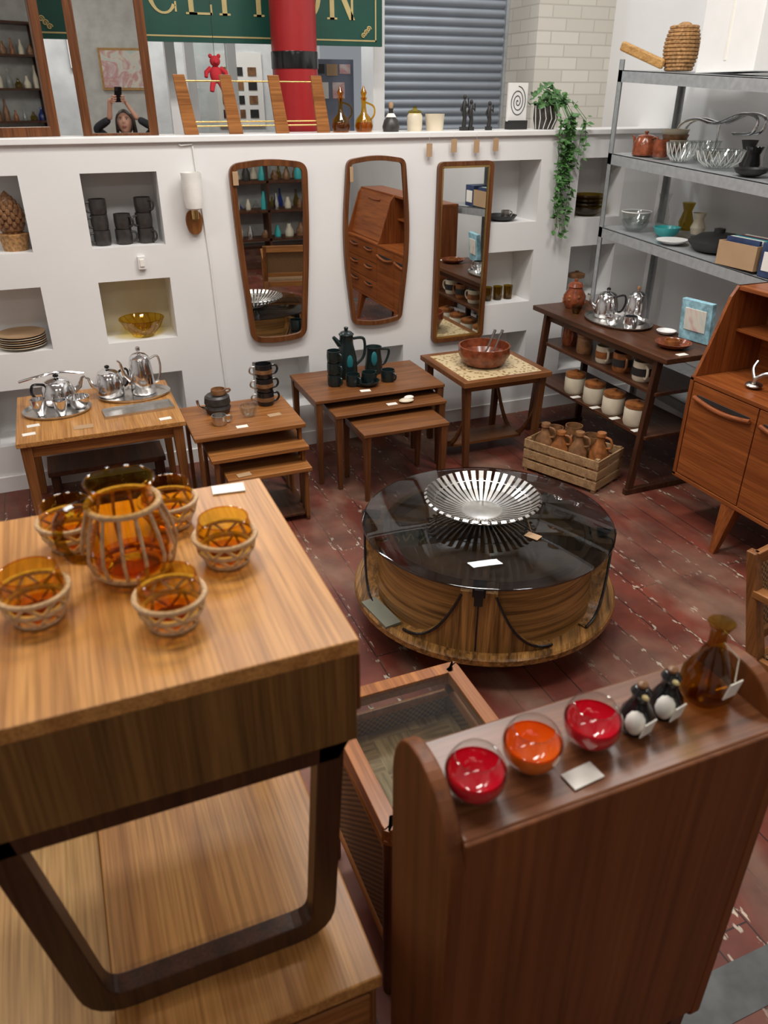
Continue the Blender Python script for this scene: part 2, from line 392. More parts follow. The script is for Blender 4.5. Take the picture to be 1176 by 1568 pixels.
def far():
    b=B('poster');b.box(1.42,1.8,6.985,6.999,1.8,2.32,paper)
    for i in range(3):
        for j in range(4):
            b.box(1.46+.11*i,1.53+.11*i,6.98,6.985,1.86+.1*j,1.92+.1*j,stone if (i+j)%2 else blackm)
    b.done()
    b=B('notice_board');b.box(1.98,2.18,6.93,6.96,1.1,2.36,grey).box(1.92,1.98,6.92,6.97,0,2.6,white2).box(1.92,2.18,6.92,6.97,1.04,1.1,white2)
    b.done()
    b=B('framed_drawing');b.box(.35,.85,6.975,6.999,2.2,2.5,white2).box(.39,.81,6.97,6.975,2.24,2.46,artm);b.done()
    b=B('photo_display_panel');b.box(1.73,2.17,5.86,5.89,.03,2.24,grey);b.box(1.7,1.73,5.85,5.9,0,2.6,white2)
    for i in range(4):b.box(1.78+.095*i,1.86+.095*i,5.855,5.86,2.14+.012*(i%2),2.21,[paper,blackm,kraft,artm][i])
    for i in range(3):b.box(1.77+.12*i,1.86+.12*i,5.855,5.86,2.0,2.1,[artm,paper,artm][i])
    b.box(1.73,2.17,5.86,5.89,0,.03,grey);b.done()
    b=B('door_1');b.box(1.02,1.08,5.95,6.02,0,2.5,white2).box(1.3,1.36,5.95,6.02,0,2.5,white2).box(1.02,1.36,5.95,6.02,2.44,2.5,white2).box(1.08,1.3,5.97,6.0,0,1.1,white).box(1.08,1.3,5.985,5.99,1.1,2.44,clear).box(1.08,1.3,5.97,6.0,1.1,1.16,white2);b.done()
    b=B('partition_post');b.box(.84,.9,5.6,5.66,0,4,white2);b.done()
    b=B('desk');b.box(.3,1.6,6.2,6.8,.74,.78,pine)
    for x in(.35,1.55):
        for y in(6.25,6.75):b.taper((x,y,0),(x,y,.74),.025,.025,pine)
    b.done()
    b=B('red_teddy_bear',(1.02,5.0,2.12))
    b.sph((0,0,0),(.035,.028,.045),tedred).sph((0,-.005,.065),(.03,.027,.028),tedred).sph((-.024,0,.09),.011,tedred).sph((.024,0,.09),.011,tedred).sph((0,-.03,.06),(.012,.01,.01),tedred)
    for sx in(-1,1):
        b.tube([(sx*.028,0,.03),(sx*.055,-.01,.01),(sx*.06,-.02,-.015)],[.014,.013,.01],tedred)
        b.tube([(sx*.018,0,-.035),(sx*.03,-.015,-.065),(sx*.034,-.02,-.085)],[.016,.015,.013],tedred)
    b.cyl((0,0,.09),(0,0,1.88),.0015,blackm,n=5);b.done()
far()
# ---------------------------------------------------------------- ledge objects
L=1.83
def standing_mirror(name,cx,cy,w,h,yaw,fw=.045,bot=.045):
    b=B(name,(cx,cy,L),yaw)
    o=[(-w/2,0),(w/2,0),(w/2,h),(-w/2,h)];i=[(-w/2+fw,bot),(w/2-fw,bot),(w/2-fw,h-fw),(-w/2+fw,h-fw)]
    b.ring(o,i,.035,frameZ,at(0,.0175,0)@XZ)
    b.raw([(x,.005,z) for x,z in i],[(0,1,2,3)],mirr)
    b.box(-w/2+.02,w/2-.02,.008,.016,.02,h-.02,blackm)
    b.done(.003)
standing_mirror('leaning_wall_mirror',.425,4.63,.375,1.05,-math.radians(5.4),.045,.012)
standing_mirror('leaning_wall_mirror',-.12,4.62,.50,1.05,math.radians(12))
b=B('wooden_rack_with_brass_rails',(0,0,L))
for x in(.79,1.03,1.29,1.53):
    b.raw([(x-.045,4.6,0),(x+.03,4.6,0),(x-.015,4.6,.28),(x-.075,4.6,.28),(x-.045,4.616,0),(x+.03,4.616,0),(x-.015,4.616,.28),(x-.075,4.616,.28)],[(0,1,2,3),(4,5,6,7),(0,1,5,4),(1,2,6,5),(2,3,7,6),(3,0,4,7)],teakX)
for z,dx in((.04,-.04),(.06,.0),(.25,-.06)):
    b.cyl((.79+dx,4.608,z),(1.53+dx,4.608,z),.004,brass)
b.done(.002)
def decanter(x,y,s=1,mat=amber):
    b=B('amber_glass_oil_bottle',(x,y,L))
    b.lathe([(0,.002),(.045*s,.002),(.052*s,.03*s),(.045*s,.065*s),(.018*s,.095*s),(.012*s,.13*s),(.013*s,.16*s),(.02*s,.175*s)],mat)
    b.lathe([(.008,.16*s),(.012,.185*s),(.018,.2*s),(.008,.22*s),(.002,.235*s)],amberd)
    b.lathe([(0,.004),(.043*s,.004),(.048*s,.03*s),(.04*s,.05*s),(0,.05*s)],amberd)
    b.curve([(.04*s,0,.06*s),(.065*s,0,.09*s),(.06*s,0,.13*s),(.014*s,0,.15*s)],.005*s,mat);b.done()
decanter(1.63,4.62);decanter(1.77,4.62)
b=B('patterned_bottle',(1.93,4.6,L));b.lathe([(0,0),(.045,0),(.05,.025),(.04,.06),(.014,.085),(.012,.11),(.016,.12),(0,.12)],dkmug).lathe([(.031,.075),(.021,.09),(.017,.095)],paper)
b.lathe([(.01,.12),(.014,.135),(.012,.15),(0,.152)],kraft);b.done()
b=B('lidded_glass_jar',(2.09,4.62,L));b.lathe([(0,0),(.04,0),(.045,.02),(.045,.08),(.035,.095)],cream).lathe([(.04,.095),(.04,.105),(.012,.115),(.012,.13),(0,.13)],yel);b.done()
b=B('cream_planter',(2.22,4.62,L));b.lathe([(0,0),(.05,0),(.058,.09),(.05,.09),(.045,.02),(0,.02)],cream);b.done()
for x,s in((2.405,1),(2.45,.85),(2.575,.8)):
    b=B('bronze_figurine',(x,4.6,L));b.cb((0,0,.01),(.04*s,.04*s,.02),blackm)
    b.tube([(0,0,.02),(.004,0,.07*s),(-.004,0,.11*s),(0,0,.15*s),(0,0,.165*s)],[.013,.012,.015,.012,.005],blackm,10).sph((0,0,.178*s),(.011,.011,.014),blackm,10)
    b.tube([(-.014,0,.14*s),(-.028,-.004,.11*s),(-.012,-.012,.09*s)],.004,blackm).tube([(.014,0,.14*s),(.026,0,.12*s),(.024,0,.17*s)],.004,blackm);b.done()
b=B('spiral_art_card',(2.80,4.66,L));b.box(-.068,.068,-.004,.01,.045,.255,white2).box(-.06,.06,-.04,.03,0,.05,blackm)
sp=[]
for k in range(90):
    t=k/89;a=t*6.5*pi;r=.058*t;sp.append((r*math.cos(a),-.0055,.152+1.45*r*math.sin(a)))
b.tube(sp,.0024,blackm,6);b.done()
def ivy():
    b=B('trailing_ivy_plant',(2.985,4.62,L))
    b.lathe([(0,0),(.06,0),(.078,.06),(.072,.13),(.064,.13),(.068,.06),(.05,.1),(0,.1)],dkmug)
    for k in range(14):
        a=k*2*pi/14;b.tube([(.062*math.cos(a),.062*math.sin(a),.003),(.08*math.cos(a+.2),.08*math.sin(a+.2),.06),(.074*math.cos(a),.074*math.sin(a),.13)],.0025,paper,5)
    def leaf(p,s):
        d=Vector((random.uniform(-1,1),random.uniform(-1,.4),random.uniform(-.9,.3))).normalized()
        n=d.cross(Vector((random.uniform(-.4,.4),random.uniform(-1,0),.6))).normalized();m_=d.cross(n)
        p=Vector(p);vs=[p,p+d*s*.4+n*s*.38,p+d*s*.8+n*s*.2,p+d*s*1.15,p+d*s*.8-n*s*.2,p+d*s*.4-n*s*.38,p+d*s*.5+m_*s*.1]
        b.raw(vs,[(0,1,6),(1,2,6),(2,3,6),(3,4,6),(4,5,6),(5,0,6)],leafm,True)
    for k in range(150):
        a=random.uniform(0,2*pi);r=random.uniform(0,.12);leaf((r*math.cos(a),r*math.sin(a)*.8,.13+random.uniform(0,.13)*(1-r*3)),random.uniform(.028,.048))
    for k in range(15):
        x0=random.uniform(-.0,.2);ln=random.choice([.25,.35,.45,.5,.6,.62])
        if x0>.13:ln*=.6
        pts=[(x0*.3,-.02,.14),(x0*.7,-.1,.15),(x0,-.165,.06)]
        zz=.06;xx=x0
        while zz>.02-ln:
            zz-=.04;xx+=random.uniform(-.012,.012);pts.append((xx,-.17+random.uniform(-.008,.008),zz))
        b.tube(pts,.0018,leafm,5)
        for p in pts:
            for _ in range(2):leaf((p[0]+random.uniform(-.012,.012),p[1]-.005,p[2]+random.uniform(-.02,.02)),random.uniform(.026,.046))
    b.done()
ivy()
b=B('hanging_price_tags')
for x,z in((2.12,1.74),(2.28,1.76),(2.43,1.755),(2.56,1.76)):
    b.box(x-.018,x+.018,4.47,4.473,z-.04,z+.03,kraft).cyl((x,4.4715,z+.03),(x,4.476,1.83),.001,paper,n=4)
b.done()
# ---------------------------------------------------------------- wall mirrors
def wall_mirror(name,cs,r,fw,inner=None):
    b=B(name);o=rp(cs,r,6);i=inset(o,fw)
    b.ring(o,i,.03,frameZ,at(0,4.499,0)@XZ)
    b.raw([(x,4.48,z) for x,z in i],[tuple(range(len(i)))],mirr)
    if inner:
        j=inset(o,fw+.012);b.ring(i,j,.006,brass,at(0,4.479,0)@XZ)
    return b
b=wall_mirror('teak_wall_mirror',[(.985,.72),(1.155,.70),(1.325,.72),(1.37,1.3),(1.375,1.69),(1.155,1.715),(.935,1.69),(.945,1.3)],[.06,.1,.06,.3,.06,.1,.06,.3],.032)
b.cb((.965,4.46,1.62),(.03,.003,.07),kraft);b.done(.004)
b=wall_mirror('teak_wall_mirror',[(1.625,.765),(1.79,.74),(1.955,.765),(2.01,1.25),(1.97,1.695),(1.79,1.72),(1.61,1.695),(1.57,1.25)],[.04,.1,.04,.4,.04,.1,.04,.4],.026)
b.cb((1.63,4.46,1.62),(.02,.003,.08),kraft);b.done(.004)
b=wall_mirror('teak_wall_mirror',[(2.175,.585),(2.55,.585),(2.56,1.67),(2.185,1.67)],.04,.024,True);b.done(.004)
b=B('wall_sconce',(.725,4.498,0))
b.prism(rp([(-.03,1.47),(-.048,1.42),(-.03,1.345),(.03,1.345),(.048,1.42),(.03,1.47)],.03),.02,teakZ,XZ)
b.cyl((0,-.02,1.43),(0,-.065,1.43),.012,brass).cyl((0,-.065,1.43),(0,-.065,1.48),.018,brass)
b.lathe([(.02,1.475),(.042,1.485),(.05,1.53),(.054,1.66),(.05,1.66),(.046,1.53),(.02,1.49)],shade,(0,-.065,0));b.done()
b=B('wall_socket',(.42,4.5,1.22));b.box(-.02,.02,-.02,0,-.04,.03,white2).box(-.012,.012,-.026,-.02,-.025,.015,paper);b.done(.003)
b=B('surface_cable');b.tube([(.76,4.494,1.78),(.79,4.494,1.2),(.8,4.494,.7),(.82,4.494,.1)],.005,white2,6).tube([(.76,4.494,1.79),(.7,4.494,1.785),(.69,4.494,1.79)],.005,white2,6);b.done()
# ---------------------------------------------------------------- small-item library
def mug(b,c,r,h,mat,ha=0,taper=1.0,band=None):
    b.lathe([(0,0),(r*.85*taper,0),(r*.95,h*.1),(r,h*.5),(r*.97,h),(r*.88,h),(r*.9,h*.5),(r*.8,h*.08),(0,h*.07)],mat,c,22)
    if band:b.lathe([(r*1.01,h*.3),(r*1.02,h*.5),(r*1.01,h*.7)],band,c,22)
    ca,sa=math.cos(ha),math.sin(ha);x,y,z=c
    b.curve([(x+ca*r*.92,y+sa*r*.92,z+h*.82),(x+ca*r*1.45,y+sa*r*1.45,z+h*.8),(x+ca*r*1.6,y+sa*r*1.6,z+h*.5),(x+ca*r*1.35,y+sa*r*1.35,z+h*.25),(x+ca*r*.95,y+sa*r*.95,z+h*.2)],r*.13,mat,8,3)
def pot(b,c,r,h,mat,sa=0,knob=None,tall=False):
    x,y,z=c;knob=knob or mat
    b.lathe([(0,0),(r*.9,0),(r,h*.06),(r*(.98 if not tall else .9),h*.5),(r*.78,h*.8),(r*.72,h*.84),(r*.74,h*.86),(r*.5,h*.93),(r*.1,h*.97),(r*.08,h*1.0)],mat,c)
    b.lathe([(r*.06,h*.97),(r*.18,h*1.03),(r*.16,h*1.09),(0,h*1.12)],knob,c,14)
    d=Vector((math.cos(sa),math.sin(sa),0));o=Vector(c)
    b.tube([o+d*r*.9+Vector((0,0,h*.35)),o+d*r*1.3+Vector((0,0,h*.5)),o+d*r*1.5+Vector((0,0,h*.8)),o+d*r*1.7+Vector((0,0,h*.86))],[r*.2,r*.15,r*.1,r*.08],mat,10)
    b.curve([o-d*r*.8+Vector((0,0,h*.78)),o-d*r*1.4+Vector((0,0,h*.82)),o-d*r*1.55+Vector((0,0,h*.55)),o-d*r*1.3+Vector((0,0,h*.25)),o-d*r*.95+Vector((0,0,h*.2))],r*.09,knob,8,4)
def jar(b,c,r,h,body,lid):
    b.lathe([(0,0),(r*.9,0),(r,h*.12),(r,h*.68),(r*.92,h*.74)],body,c,24).lathe([(r*.92,h*.72),(r*.99,h*.76),(r*.98,h*.9),(r*.6,h*.96),(r*.2,h*.97),(r*.22,h*1.04),(0,h*1.06)],lid,c,24)
def bowl(b,c,r,h,mat,t=.006,foot=.5):
    b.lathe([(0,0),(r*foot,0),(r*.85,h*.4),(r,h),(r-t,h),(r*.85-t,h*.42),(r*foot,t),(0,t)],mat,c,30)
def plate(b,c,r,mat):b.lathe([(0,0),(r*.6,0),(r,.018),(r,.022),(r*.6,.006),(0,.006)],mat,c,30)
def tray(b,c,rx,ry,mat):
    M=Matrix.Diagonal((rx,ry,1,1));b.lathe([(0,0),(.93,0),(1,.014),(1,.018),(.92,.004),(0,.004)],mat,c,36,M)
def tag(b,x,y,z,rz=0,s=1,m=None):b.cb((x,y,z+.0015),(.06*s,.035*s,.002),m or paper,(0,0,rz))
b=B('stacked_coffee_mugs',(0,0,1.30))
for x,y,n_ in((.245,4.6,3),(.36,4.6,2),(.475,4.6,3)):
    for k in range(n_):mug(b,(x+random.uniform(-.004,.004),y,.078*k),.045,.078,dkmug,pi+.3 if x<.3 else random.choice([-.4,-.8,pi+.5]))
b.done()
b=B('artichoke_ornament',(-.19,4.62,1.30));b.lathe([(0,0),(.06,0),(.075,.08),(.06,.085),(0,.08)],wick)
for k in range(9):
    for j in range(10):
        a=j*2*pi/10+k*.31;r=.062*math.sin(pi*min(.98,(k+2.2)/11.5));z=.09+k*.02
        b.sph((r*math.cos(a),r*math.sin(a),z),(.014,.014,.018),stone,8)
b.lathe([(.03,.07),(.055,.1),(.06,.17),(.03,.26),(0,.29)],stone);b.done()
b=B('stack_of_plates',(-.26,4.62,.79))
for k in range(6):plate(b,(0,0,k*.012),.125,[cream,kraft][k%2])
b.done()
b=B('yellow_glass_bowl',(.385,4.61,.79));b.lathe([(0,0),(.06,0),(.065,.01),(.1,.05),(.125,.1),(.12,.1),(.095,.05),(.055,.014),(0,.014)],yel,(0,0,0),32)
for k in range(16):
    a=k*pi/8;b.tube([(.062*math.cos(a),.062*math.sin(a),.012),(.1*math.cos(a+.2),.1*math.sin(a+.2),.05),(.125*math.cos(a+.4),.125*math.sin(a+.4),.1)],.003,yel,5)
b.tube([(.125*math.cos(a),.125*math.sin(a),.1) for a in [k*pi/16 for k in range(32)]],.003,yel,6,True);b.done()
b=B('glass_dish_stack',(3.38,4.62,1.30))
for k in range(4):bowl(b,(0,0,k*.025),.11,.06,olive)
b.done()
b=B('pewter_dish',(2.72,4.62,1.30));bowl(b,(0,0,0),.1,.035,blackm);mug(b,(.03,0,.012),.03,.05,brushed);b.done()
b=B('drinking_glasses',(2.65,4.62,.79))
for k in range(3):b.lathe([(0,0),(.028,0),(.033,.09),(.031,.09),(.026,.006),(0,.006)],olive,(.08*k,0,0),20)
b.done()
b=B('cream_ramekins',(2.64,4.62,.27))
for k in range(2):bowl(b,(.12*k,0,0),.05,.06,cream)
b.done()
b=B('glass_storage_jar',(3.36,4.62,.79));jar(b,(0,0,0),.06,.14,clear,stone);b.done()
# ---------------------------------------------------------------- tables
def leg4(b,x0,x1,y0,y1,z,mat,a0=.014,a1=.022,inn=.03,spl=0):
    for x,sx in((x0+inn,-1),(x1-inn,1)):
        for y,sy in((y0+inn,-1),(y1-inn,1)):b.taper((x+sx*spl,y+sy*spl,0),(x,y,z),a0,a1,mat)
b=B('teak_coffee_table')
x0,x1,y0,y1,z=-.34,.45,3.73,4.43,.57
b.box(x0,x1,y0,y1,z-.025,z,topY);leg4(b,x0,x1,y0,y1,z-.025,teakZ,.018,.026,.04,.01)
b.box(x0+.05,x1-.05,y0+.03,y0+.05,z-.09,z-.025,teakX).box(x0+.05,x1-.05,y1-.05,y1-.03,z-.09,z-.025,teakX)
b.box(x0+.03,x0+.05,y0+.05,y1-.05,z-.09,z-.025,teakY).box(x1-.05,x1-.03,y0+.05,y1-.05,z-.09,z-.025,teakY);b.done(.003)
b=B('added_dark_low_shelf');b.box(-.26,.37,4.2,4.44,.17,.2,dkY);leg4(b,-.26,.37,4.2,4.44,.17,dkZ,.02,.02,.03);b.done(.003)  # low dark shelf added under the coffee table for darkness at the back
def nest_std(name,specs,mt,ml,mt2):
    b=B(name)
    for x0,x1,y0,y1,z in specs:
        b.box(x0,x1,y0,y1,z-.02,z,mt)
        leg4(b,x0,x1,y0,y1,z-.02,ml,.012,.02,.024)
        b.box(x0+.012,x0+.03,y0+.04,y1-.04,z-.06,z-.02,mt2);b.box(x1-.03,x1-.012,y0+.04,y1-.04,z-.06,z-.02,mt2)
        b.box(x0+.04,x1-.04,y1-.04,y1-.024,z-.06,z-.02,mt)
    return b
b=nest_std('nest_of_tables',[(1.18,1.98,3.88,4.39,.52),(1.26,1.94,3.77,4.2,.46),(1.35,1.86,3.57,3.96,.41)],midX,midZ,midY);b.done(.003)
def nest_sled():
    b=B('nest_of_tables')
    for i,(x0,x1,y0,y1,z) in enumerate([(.47,1.05,3.64,4.12,.5),(.53,1.04,3.56,3.98,.405),(.59,1.03,3.49,3.86,.315)]):
        b.box(x0,x1,y0,y1,z-.022,z,teakX)
        for x in(x0+.018,x1-.036):
            b.box(x,x+.018,y0+.02,y0+.06,.02,z-.022,teakZ).box(x,x+.018,y1-.06,y1-.02,.02,z-.022,teakZ)
            b.box(x,x+.018,y0+.02,y1-.02,0,.025,dkY).box(x,x+.018,y0+.06,y1-.06,z-.055,z-.022,teakY)
        b.box(x0+.036,x1-.036,y1-.045,y1-.03,z-.07,z-.022,teakX)
    b.box(.63,.99,3.52,3.83,.03,.045,dkY)
    b.done(.003)
nest_sled()
b=B('tile_top_side_table');x0,x1,y0,y1,z=2.03,2.62,3.73,4.34,.56
b.box(x0,x1,y0,y1,z-.03,z-.004,midX);b.box(x0,x1,y0,y0+.045,z-.004,z,midX).box(x0,x1,y1-.045,y1,z-.004,z,midX).box(x0,x0+.045,y0+.045,y1-.045,z-.004,z,midY).box(x1-.045,x1,y0+.045,y1-.045,z-.004,z,midY)
b.box(x0+.045,x1-.045,y0+.045,y1-.045,z-.004,z-.001,tilem)
for y in(y0+.05,y1-.05):
    for x,sx in((x0+.04,1),(x1-.04,-1)):
        b.taper((x+sx*.02,y,0),(x,y,z-.03),.016,.022,midZ)
for x in(x0+.05,x1-.05):
    pts=[];pi_=[]
    for k in range(13):
        u=k/12;yy=y0+.05+(y1-y0-.1)*u;zz=.05+.3*(2*u-1)**2;pts.append((yy,zz+.035));pi_.append((yy,zz))
    poly=pts+pi_[::-1];n_=len(poly)
    vs=[(x-.009,p[0],p[1]) for p in poly]+[(x+.009,p[0],p[1]) for p in poly]
    k_=len(pts);fs=[]
    for q in range(k_-1):
        a,b_,c,d=q,q+1,n_-2-q,n_-1-q;fs+=[(a,b_,c,d),(a+n_,b_+n_,c+n_,d+n_),(a,b_,b_+n_,a+n_),(d,c,c+n_,d+n_)]
    b.raw(vs,fs,midY)
b.box(x0+.05,x1-.05,(y0+y1)/2-.1,(y0+y1)/2+.1,.075,.092,midX)
b.box(x0+.05,x1-.05,y0+.04,y0+.056,z-.07,z-.03,midX).box(x0+.05,x1-.05,y1-.056,y1-.04,z-.07,z-.03,midX);b.done(.003)
b=B('wooden_salad_bowl',(2.31,4.02,.56));b.lathe([(0,0),(.1,0),(.13,.02),(.158,.07),(.158,.12),(.148,.12),(.146,.07),(.11,.025),(0,.02)],redbr,(0,0,0),36)
for dx,dy in((.02,.0),(.06,-.02)):b.tube([(dx-.06,dy,.03),(dx,dy,.09),(dx+.06,dy+.02,.2)],[.008,.006,.009],chrome)
b.done()
b=B('tiered_wooden_shelf_table')
x0,x1,y0,y1=2.80,3.21,3.0,4.28
b.box(x0,x1,y0,y1,.79,.82,dkY);b.box(x0+.04,x1,y0+.08,y1-.06,.585,.605,dkY);b.box(x0+.02,x1,y0+.08,y1-.06,.335,.355,dkY)
for y in(y0+.11,y1-.11):
    b.taper((x0-.01,y,.03),(x0+.05,y,.79),.02,.022,dkZ,.014,.016);b.taper((x1-.03,y,.03),(x1-.03,y,.79),.02,.022,dkZ,.014,.016);b.box(x0-.04,x1,y-.016,y+.016,0,.035,dkZ)
b.box(x0+.05,x0+.066,y0+.1,y1-.1,.74,.79,dkY);b.done(.003)
b=B('lidded_storage_jars',(0,0,.356))
for y in(3.86,3.66,3.47,3.27):jar(b,(2.89,y,0),.065,.14,cream,rust);tag(b,2.84,y-.09,0)
b.done()
b=B('pottery_cups',(0,0,.606));mug(b,(2.95,4.05,0),.05,.12,redbr,-2);jar(b,(2.93,3.86,0),.05,.13,stone,stone);mug(b,(2.93,3.66,0),.055,.1,cream,-2,1,rust)
for y in(3.48,3.3,):mug(b,(2.92,y,0),.058,.11,rust if y>3.4 else cream,-2,1,blackm)
b.done()
b=B('floral_ginger_jar',(3.0,4.12,.82));b.lathe([(0,0),(.05,0),(.07,.04),(.07,.08),(.045,.12),(.045,.13),(.05,.135),(.04,.155),(.012,.165),(.012,.18),(0,.185)],redbr,(0,0,0),28)
for k in range(12):b.sph((.066*math.cos(k*.9),.066*math.sin(k*.9),.04+.02*(k%3)),(.01,.01,.012),rust,8)
b.done()
b=B('chrome_tea_set',(0,0,.82));tray(b,(3.04,3.72,0),.17,.24,brushed)
pot(b,(3.03,3.83,.005),.07,.16,chrome,2.6,black);pot(b,(3.11,3.66,.005),.065,.19,chrome,-2.2,stone,True)
bowl(b,(2.95,3.66,.005),.045,.055,chrome);mug(b,(3.0,3.56,.005),.04,.07,chrome,-2);b.done()
b=B('patterned_dish',(2.98,3.17,.82));bowl(b,(0,0,0),.095,.03,redbr);mug(b,(0,.01,.008),.04,.03,rust);tag(b,-.05,-.13,0);b.done()
b=B('olive_glass_bowl',(2.93,4.01,.82));bowl(b,(0,-.02,0),.035,.05,olive);b.done()
b=B('glass_serving_bowl',(3.13,3.40,.82));bowl(b,(0,0,0),.055,.02,white2);b.done()
b=B('blue_boxed_glassware',(3.155,3.21,.82),.15);b.cb((.0,0,.115),(.03,.2,.22),blueb,(0,-.1,0));b.cb((-.018,.0,.12),(.004,.14,.12),artm,(0,-.1,0));b.done(.003)
def crate():
    b=B('wooden_crate',(2.635,3.46,0),math.radians(-66));Lx,W,Hh=.5,.29,.21
    for z in(.02,.085,.15):
        b.box(-Lx/2,Lx/2,-W/2,-W/2+.01,z,z+.052,palew).box(-Lx/2,Lx/2,W/2-.01,W/2,z,z+.052,palew)
        b.box(-Lx/2,-Lx/2+.01,-W/2+.01,W/2-.01,z,z+.052,palew).box(Lx/2-.01,Lx/2,-W/2+.01,W/2-.01,z,z+.052,palew)
    for x in(-Lx/2+.02,Lx/2-.02):
        for y in(-W/2+.02,W/2-.02):b.box(x-.012,x+.012,y-.012,y+.012,0,Hh,palew)
    for k in range(4):b.box(-Lx/2+.01,Lx/2-.01,-W/2+.015+k*.07,-W/2+.065+k*.07,.015,.025,palew)
    b.done(.002)
    b=B('stoneware_bottles_and_mugs',(2.635,3.46,.026),math.radians(-66))
    for i,(x,y,h) in enumerate([(-.17,-.05,.27),(-.17,.06,.25),(-.06,-.05,.25),(-.05,.07,.3),(.06,-.05,.28),(.08,.065,.27),(.18,-.02,.3)]):
        m_=[stone,rust,rust,stone][i%4];R=.053
        if i%2==0:
            b.lathe([(0,0),(R,0),(R*1.05,.02),(R*1.05,h*.62),(R*.5,h*.8),(R*.42,h*.9),(R*.55,h*.93),(R*.5,h),(.0,h)],m_,(x,y,0),22)
            b.curve([(x+.03,y,h*.7),(x+.07,y,h*.75),(x+.06,y,h*.9),(x+.02,y,h*.92)],.007,m_,8)
        else:mug(b,(x,y,0),R,h*.85,stone,-1.2)
    b.done()
crate()
def shelving():
    b=B('metal_shelving_unit');X0,X1,Y0,Y1=3.235,3.72,2.35,4.27
    zf=lambda y,z:z+.055*(y-3.6)
    def sh(z):
        for (xa,xb,ya,yb,da,db) in((X0,X1,Y0,Y1,-.004,0),(X0,X0+.012,Y0,Y1,-.06,0),(X1-.012,X1,Y0,Y1,-.06,0),(X0,X1,Y0,Y0+.01,-.06,0),(X0,X1,Y1-.01,Y1,-.06,0)):
            v=[(xa,ya,zf(ya,z)+da),(xb,ya,zf(ya,z)+da),(xb,yb,zf(yb,z)+da),(xa,yb,zf(yb,z)+da),(xa,ya,zf(ya,z)+db),(xb,ya,zf(ya,z)+db),(xb,yb,zf(yb,z)+db),(xa,yb,zf(yb,z)+db)]
            b.raw(v,[(0,3,2,1),(4,5,6,7),(0,1,5,4),(1,2,6,5),(2,3,7,6),(3,0,4,7)],galv)
    for z in(.45,1.245,1.67,2.11):sh(z)
    for x,sx in((X0,1),(X1,-1)):
        for y,sy in((Y0,1),(Y1,-1)):
            b.box(min(x,x+sx*.035),max(x,x+sx*.035),min(y,y+sy*.003),max(y,y+sy*.003),0,2.2,galv);b.box(min(x,x+sx*.003),max(x,x+sx*.003),min(y,y+sy*.035),max(y,y+sy*.035),0,2.2,galv)
    b.done()
    return zf
zf=shelving()
def S(z,y):return zf(y,z)+.001
b=B('wicker_basket',(3.42,3.98,S(2.11,4.05)))
for k in range(12):b.tube([((.07+.02*math.sin(k/11*pi))*math.cos(t),(.07+.02*math.sin(k/11*pi))*math.sin(t),.01+k*.018) for t in [q*pi/10 for q in range(20)]],.0095,wick,6,True)
b.lathe([(0,0),(.07,0),(.085,.1),(.068,.2),(0,.2)],wick);b.sph((0,0,.215),(.04,.04,.02),wick);b.done()
b=B('white_cardboard_box',(3.46,3.53,S(2.11,3.73)));b.box(-.14,.14,-.2,.2,0,.36,white2).box(-.143,.143,-.01,.01,.05,.362,paper);b.done(.004)
b=B('wooden_rolling_board',(3.27,4.12,S(2.11,4.25)));b.cb((.0,-.0,.07),(.03,.30,.05),pine,(.35,0,.35));b.done(.01)
z2=1.67
b=B('brown_teapot',(3.34,4.07,S(z2,4.14)));pot(b,(0,0,0),.07,.12,redbr,1.6);mug(b,(.0,-.14,0),.045,.09,redbr,0);b.done()
b=B('cut_glass_bowls',(0,0,S(z2,3.95)))
for cx_,cy_,r_,h_ in((3.36,3.78,.085,.1),(3.38,3.50,.125,.09),(3.56,3.82,.09,.1)):
    zo=-.055*(3.95-cy_)*.9;bowl(b,(cx_,cy_,zo),r_,h_,clear)
    for k in range(18):
        a=k*pi/9
        for s_ in(.35,-.35):b.tube([(cx_+r_*.55*math.cos(a),cy_+r_*.55*math.sin(a),zo+.008),(cx_+r_*.87*math.cos(a+s_*.5),cy_+r_*.87*math.sin(a+s_*.5),zo+h_*.42),(cx_+r_*math.cos(a+s_),cy_+r_*math.sin(a+s_),zo+h_)],.0016,white2,4)
    b.tube([(cx_+r_*math.cos(a),cy_+r_*math.sin(a),zo+h_) for a in [k*pi/16 for k in range(32)]],.003,clear,6,True)
b.done()
b=B('black_serving_dishes',(0,0,S(z2,3.3)));bowl(b,(3.33,3.22,0),.085,.035,blackm);bowl(b,(3.36,3.02,-.008),.09,.04,blackm);b.done()
b=B('glass_vases',(0,0,S(z2,3.4)))
for x,y,h,m_ in((3.52,3.24,.16,clear),(3.44,3.33,.12,black),(3.6,3.36,.2,clear),(3.62,3.55,.14,dkmug)):b.lathe([(0,0),(.03,0),(.04,h*.3),(.03,h*.7),(.045,h)],m_,(x,y,0),22)
b.done()
b=B('stacked_stoneware_bowls',(3.58,4.1,S(z2,4.19)))
for k in range(4):bowl(b,(0,0,k*.028),.08,.05,[stone,cream][k%2])
b.done()
b=B('chrome_wire_rack',(3.66,4.0,S(z2,4.2)))
for dx in(-.03,.03):
    b.curve([(dx,.1,.01),(dx,.14,.14),(dx,.02,.19),(dx,-.16,.17),(dx,-.34,.22),(dx,-.46,.2),(dx,-.44,.13),(dx,-.3,.12)],.008,chrome,8)
b.cyl((-.03,.1,.012),(.03,.1,.012),.008,chrome).cyl((-.03,-.3,.12),(.03,-.3,.12),.006,chrome).cyl((0,-.16,.0),(0,-.16,.17),.006,chrome);b.done()
b=B('round_wicker_basket',(3.55,2.98,S(z2,3.13)))
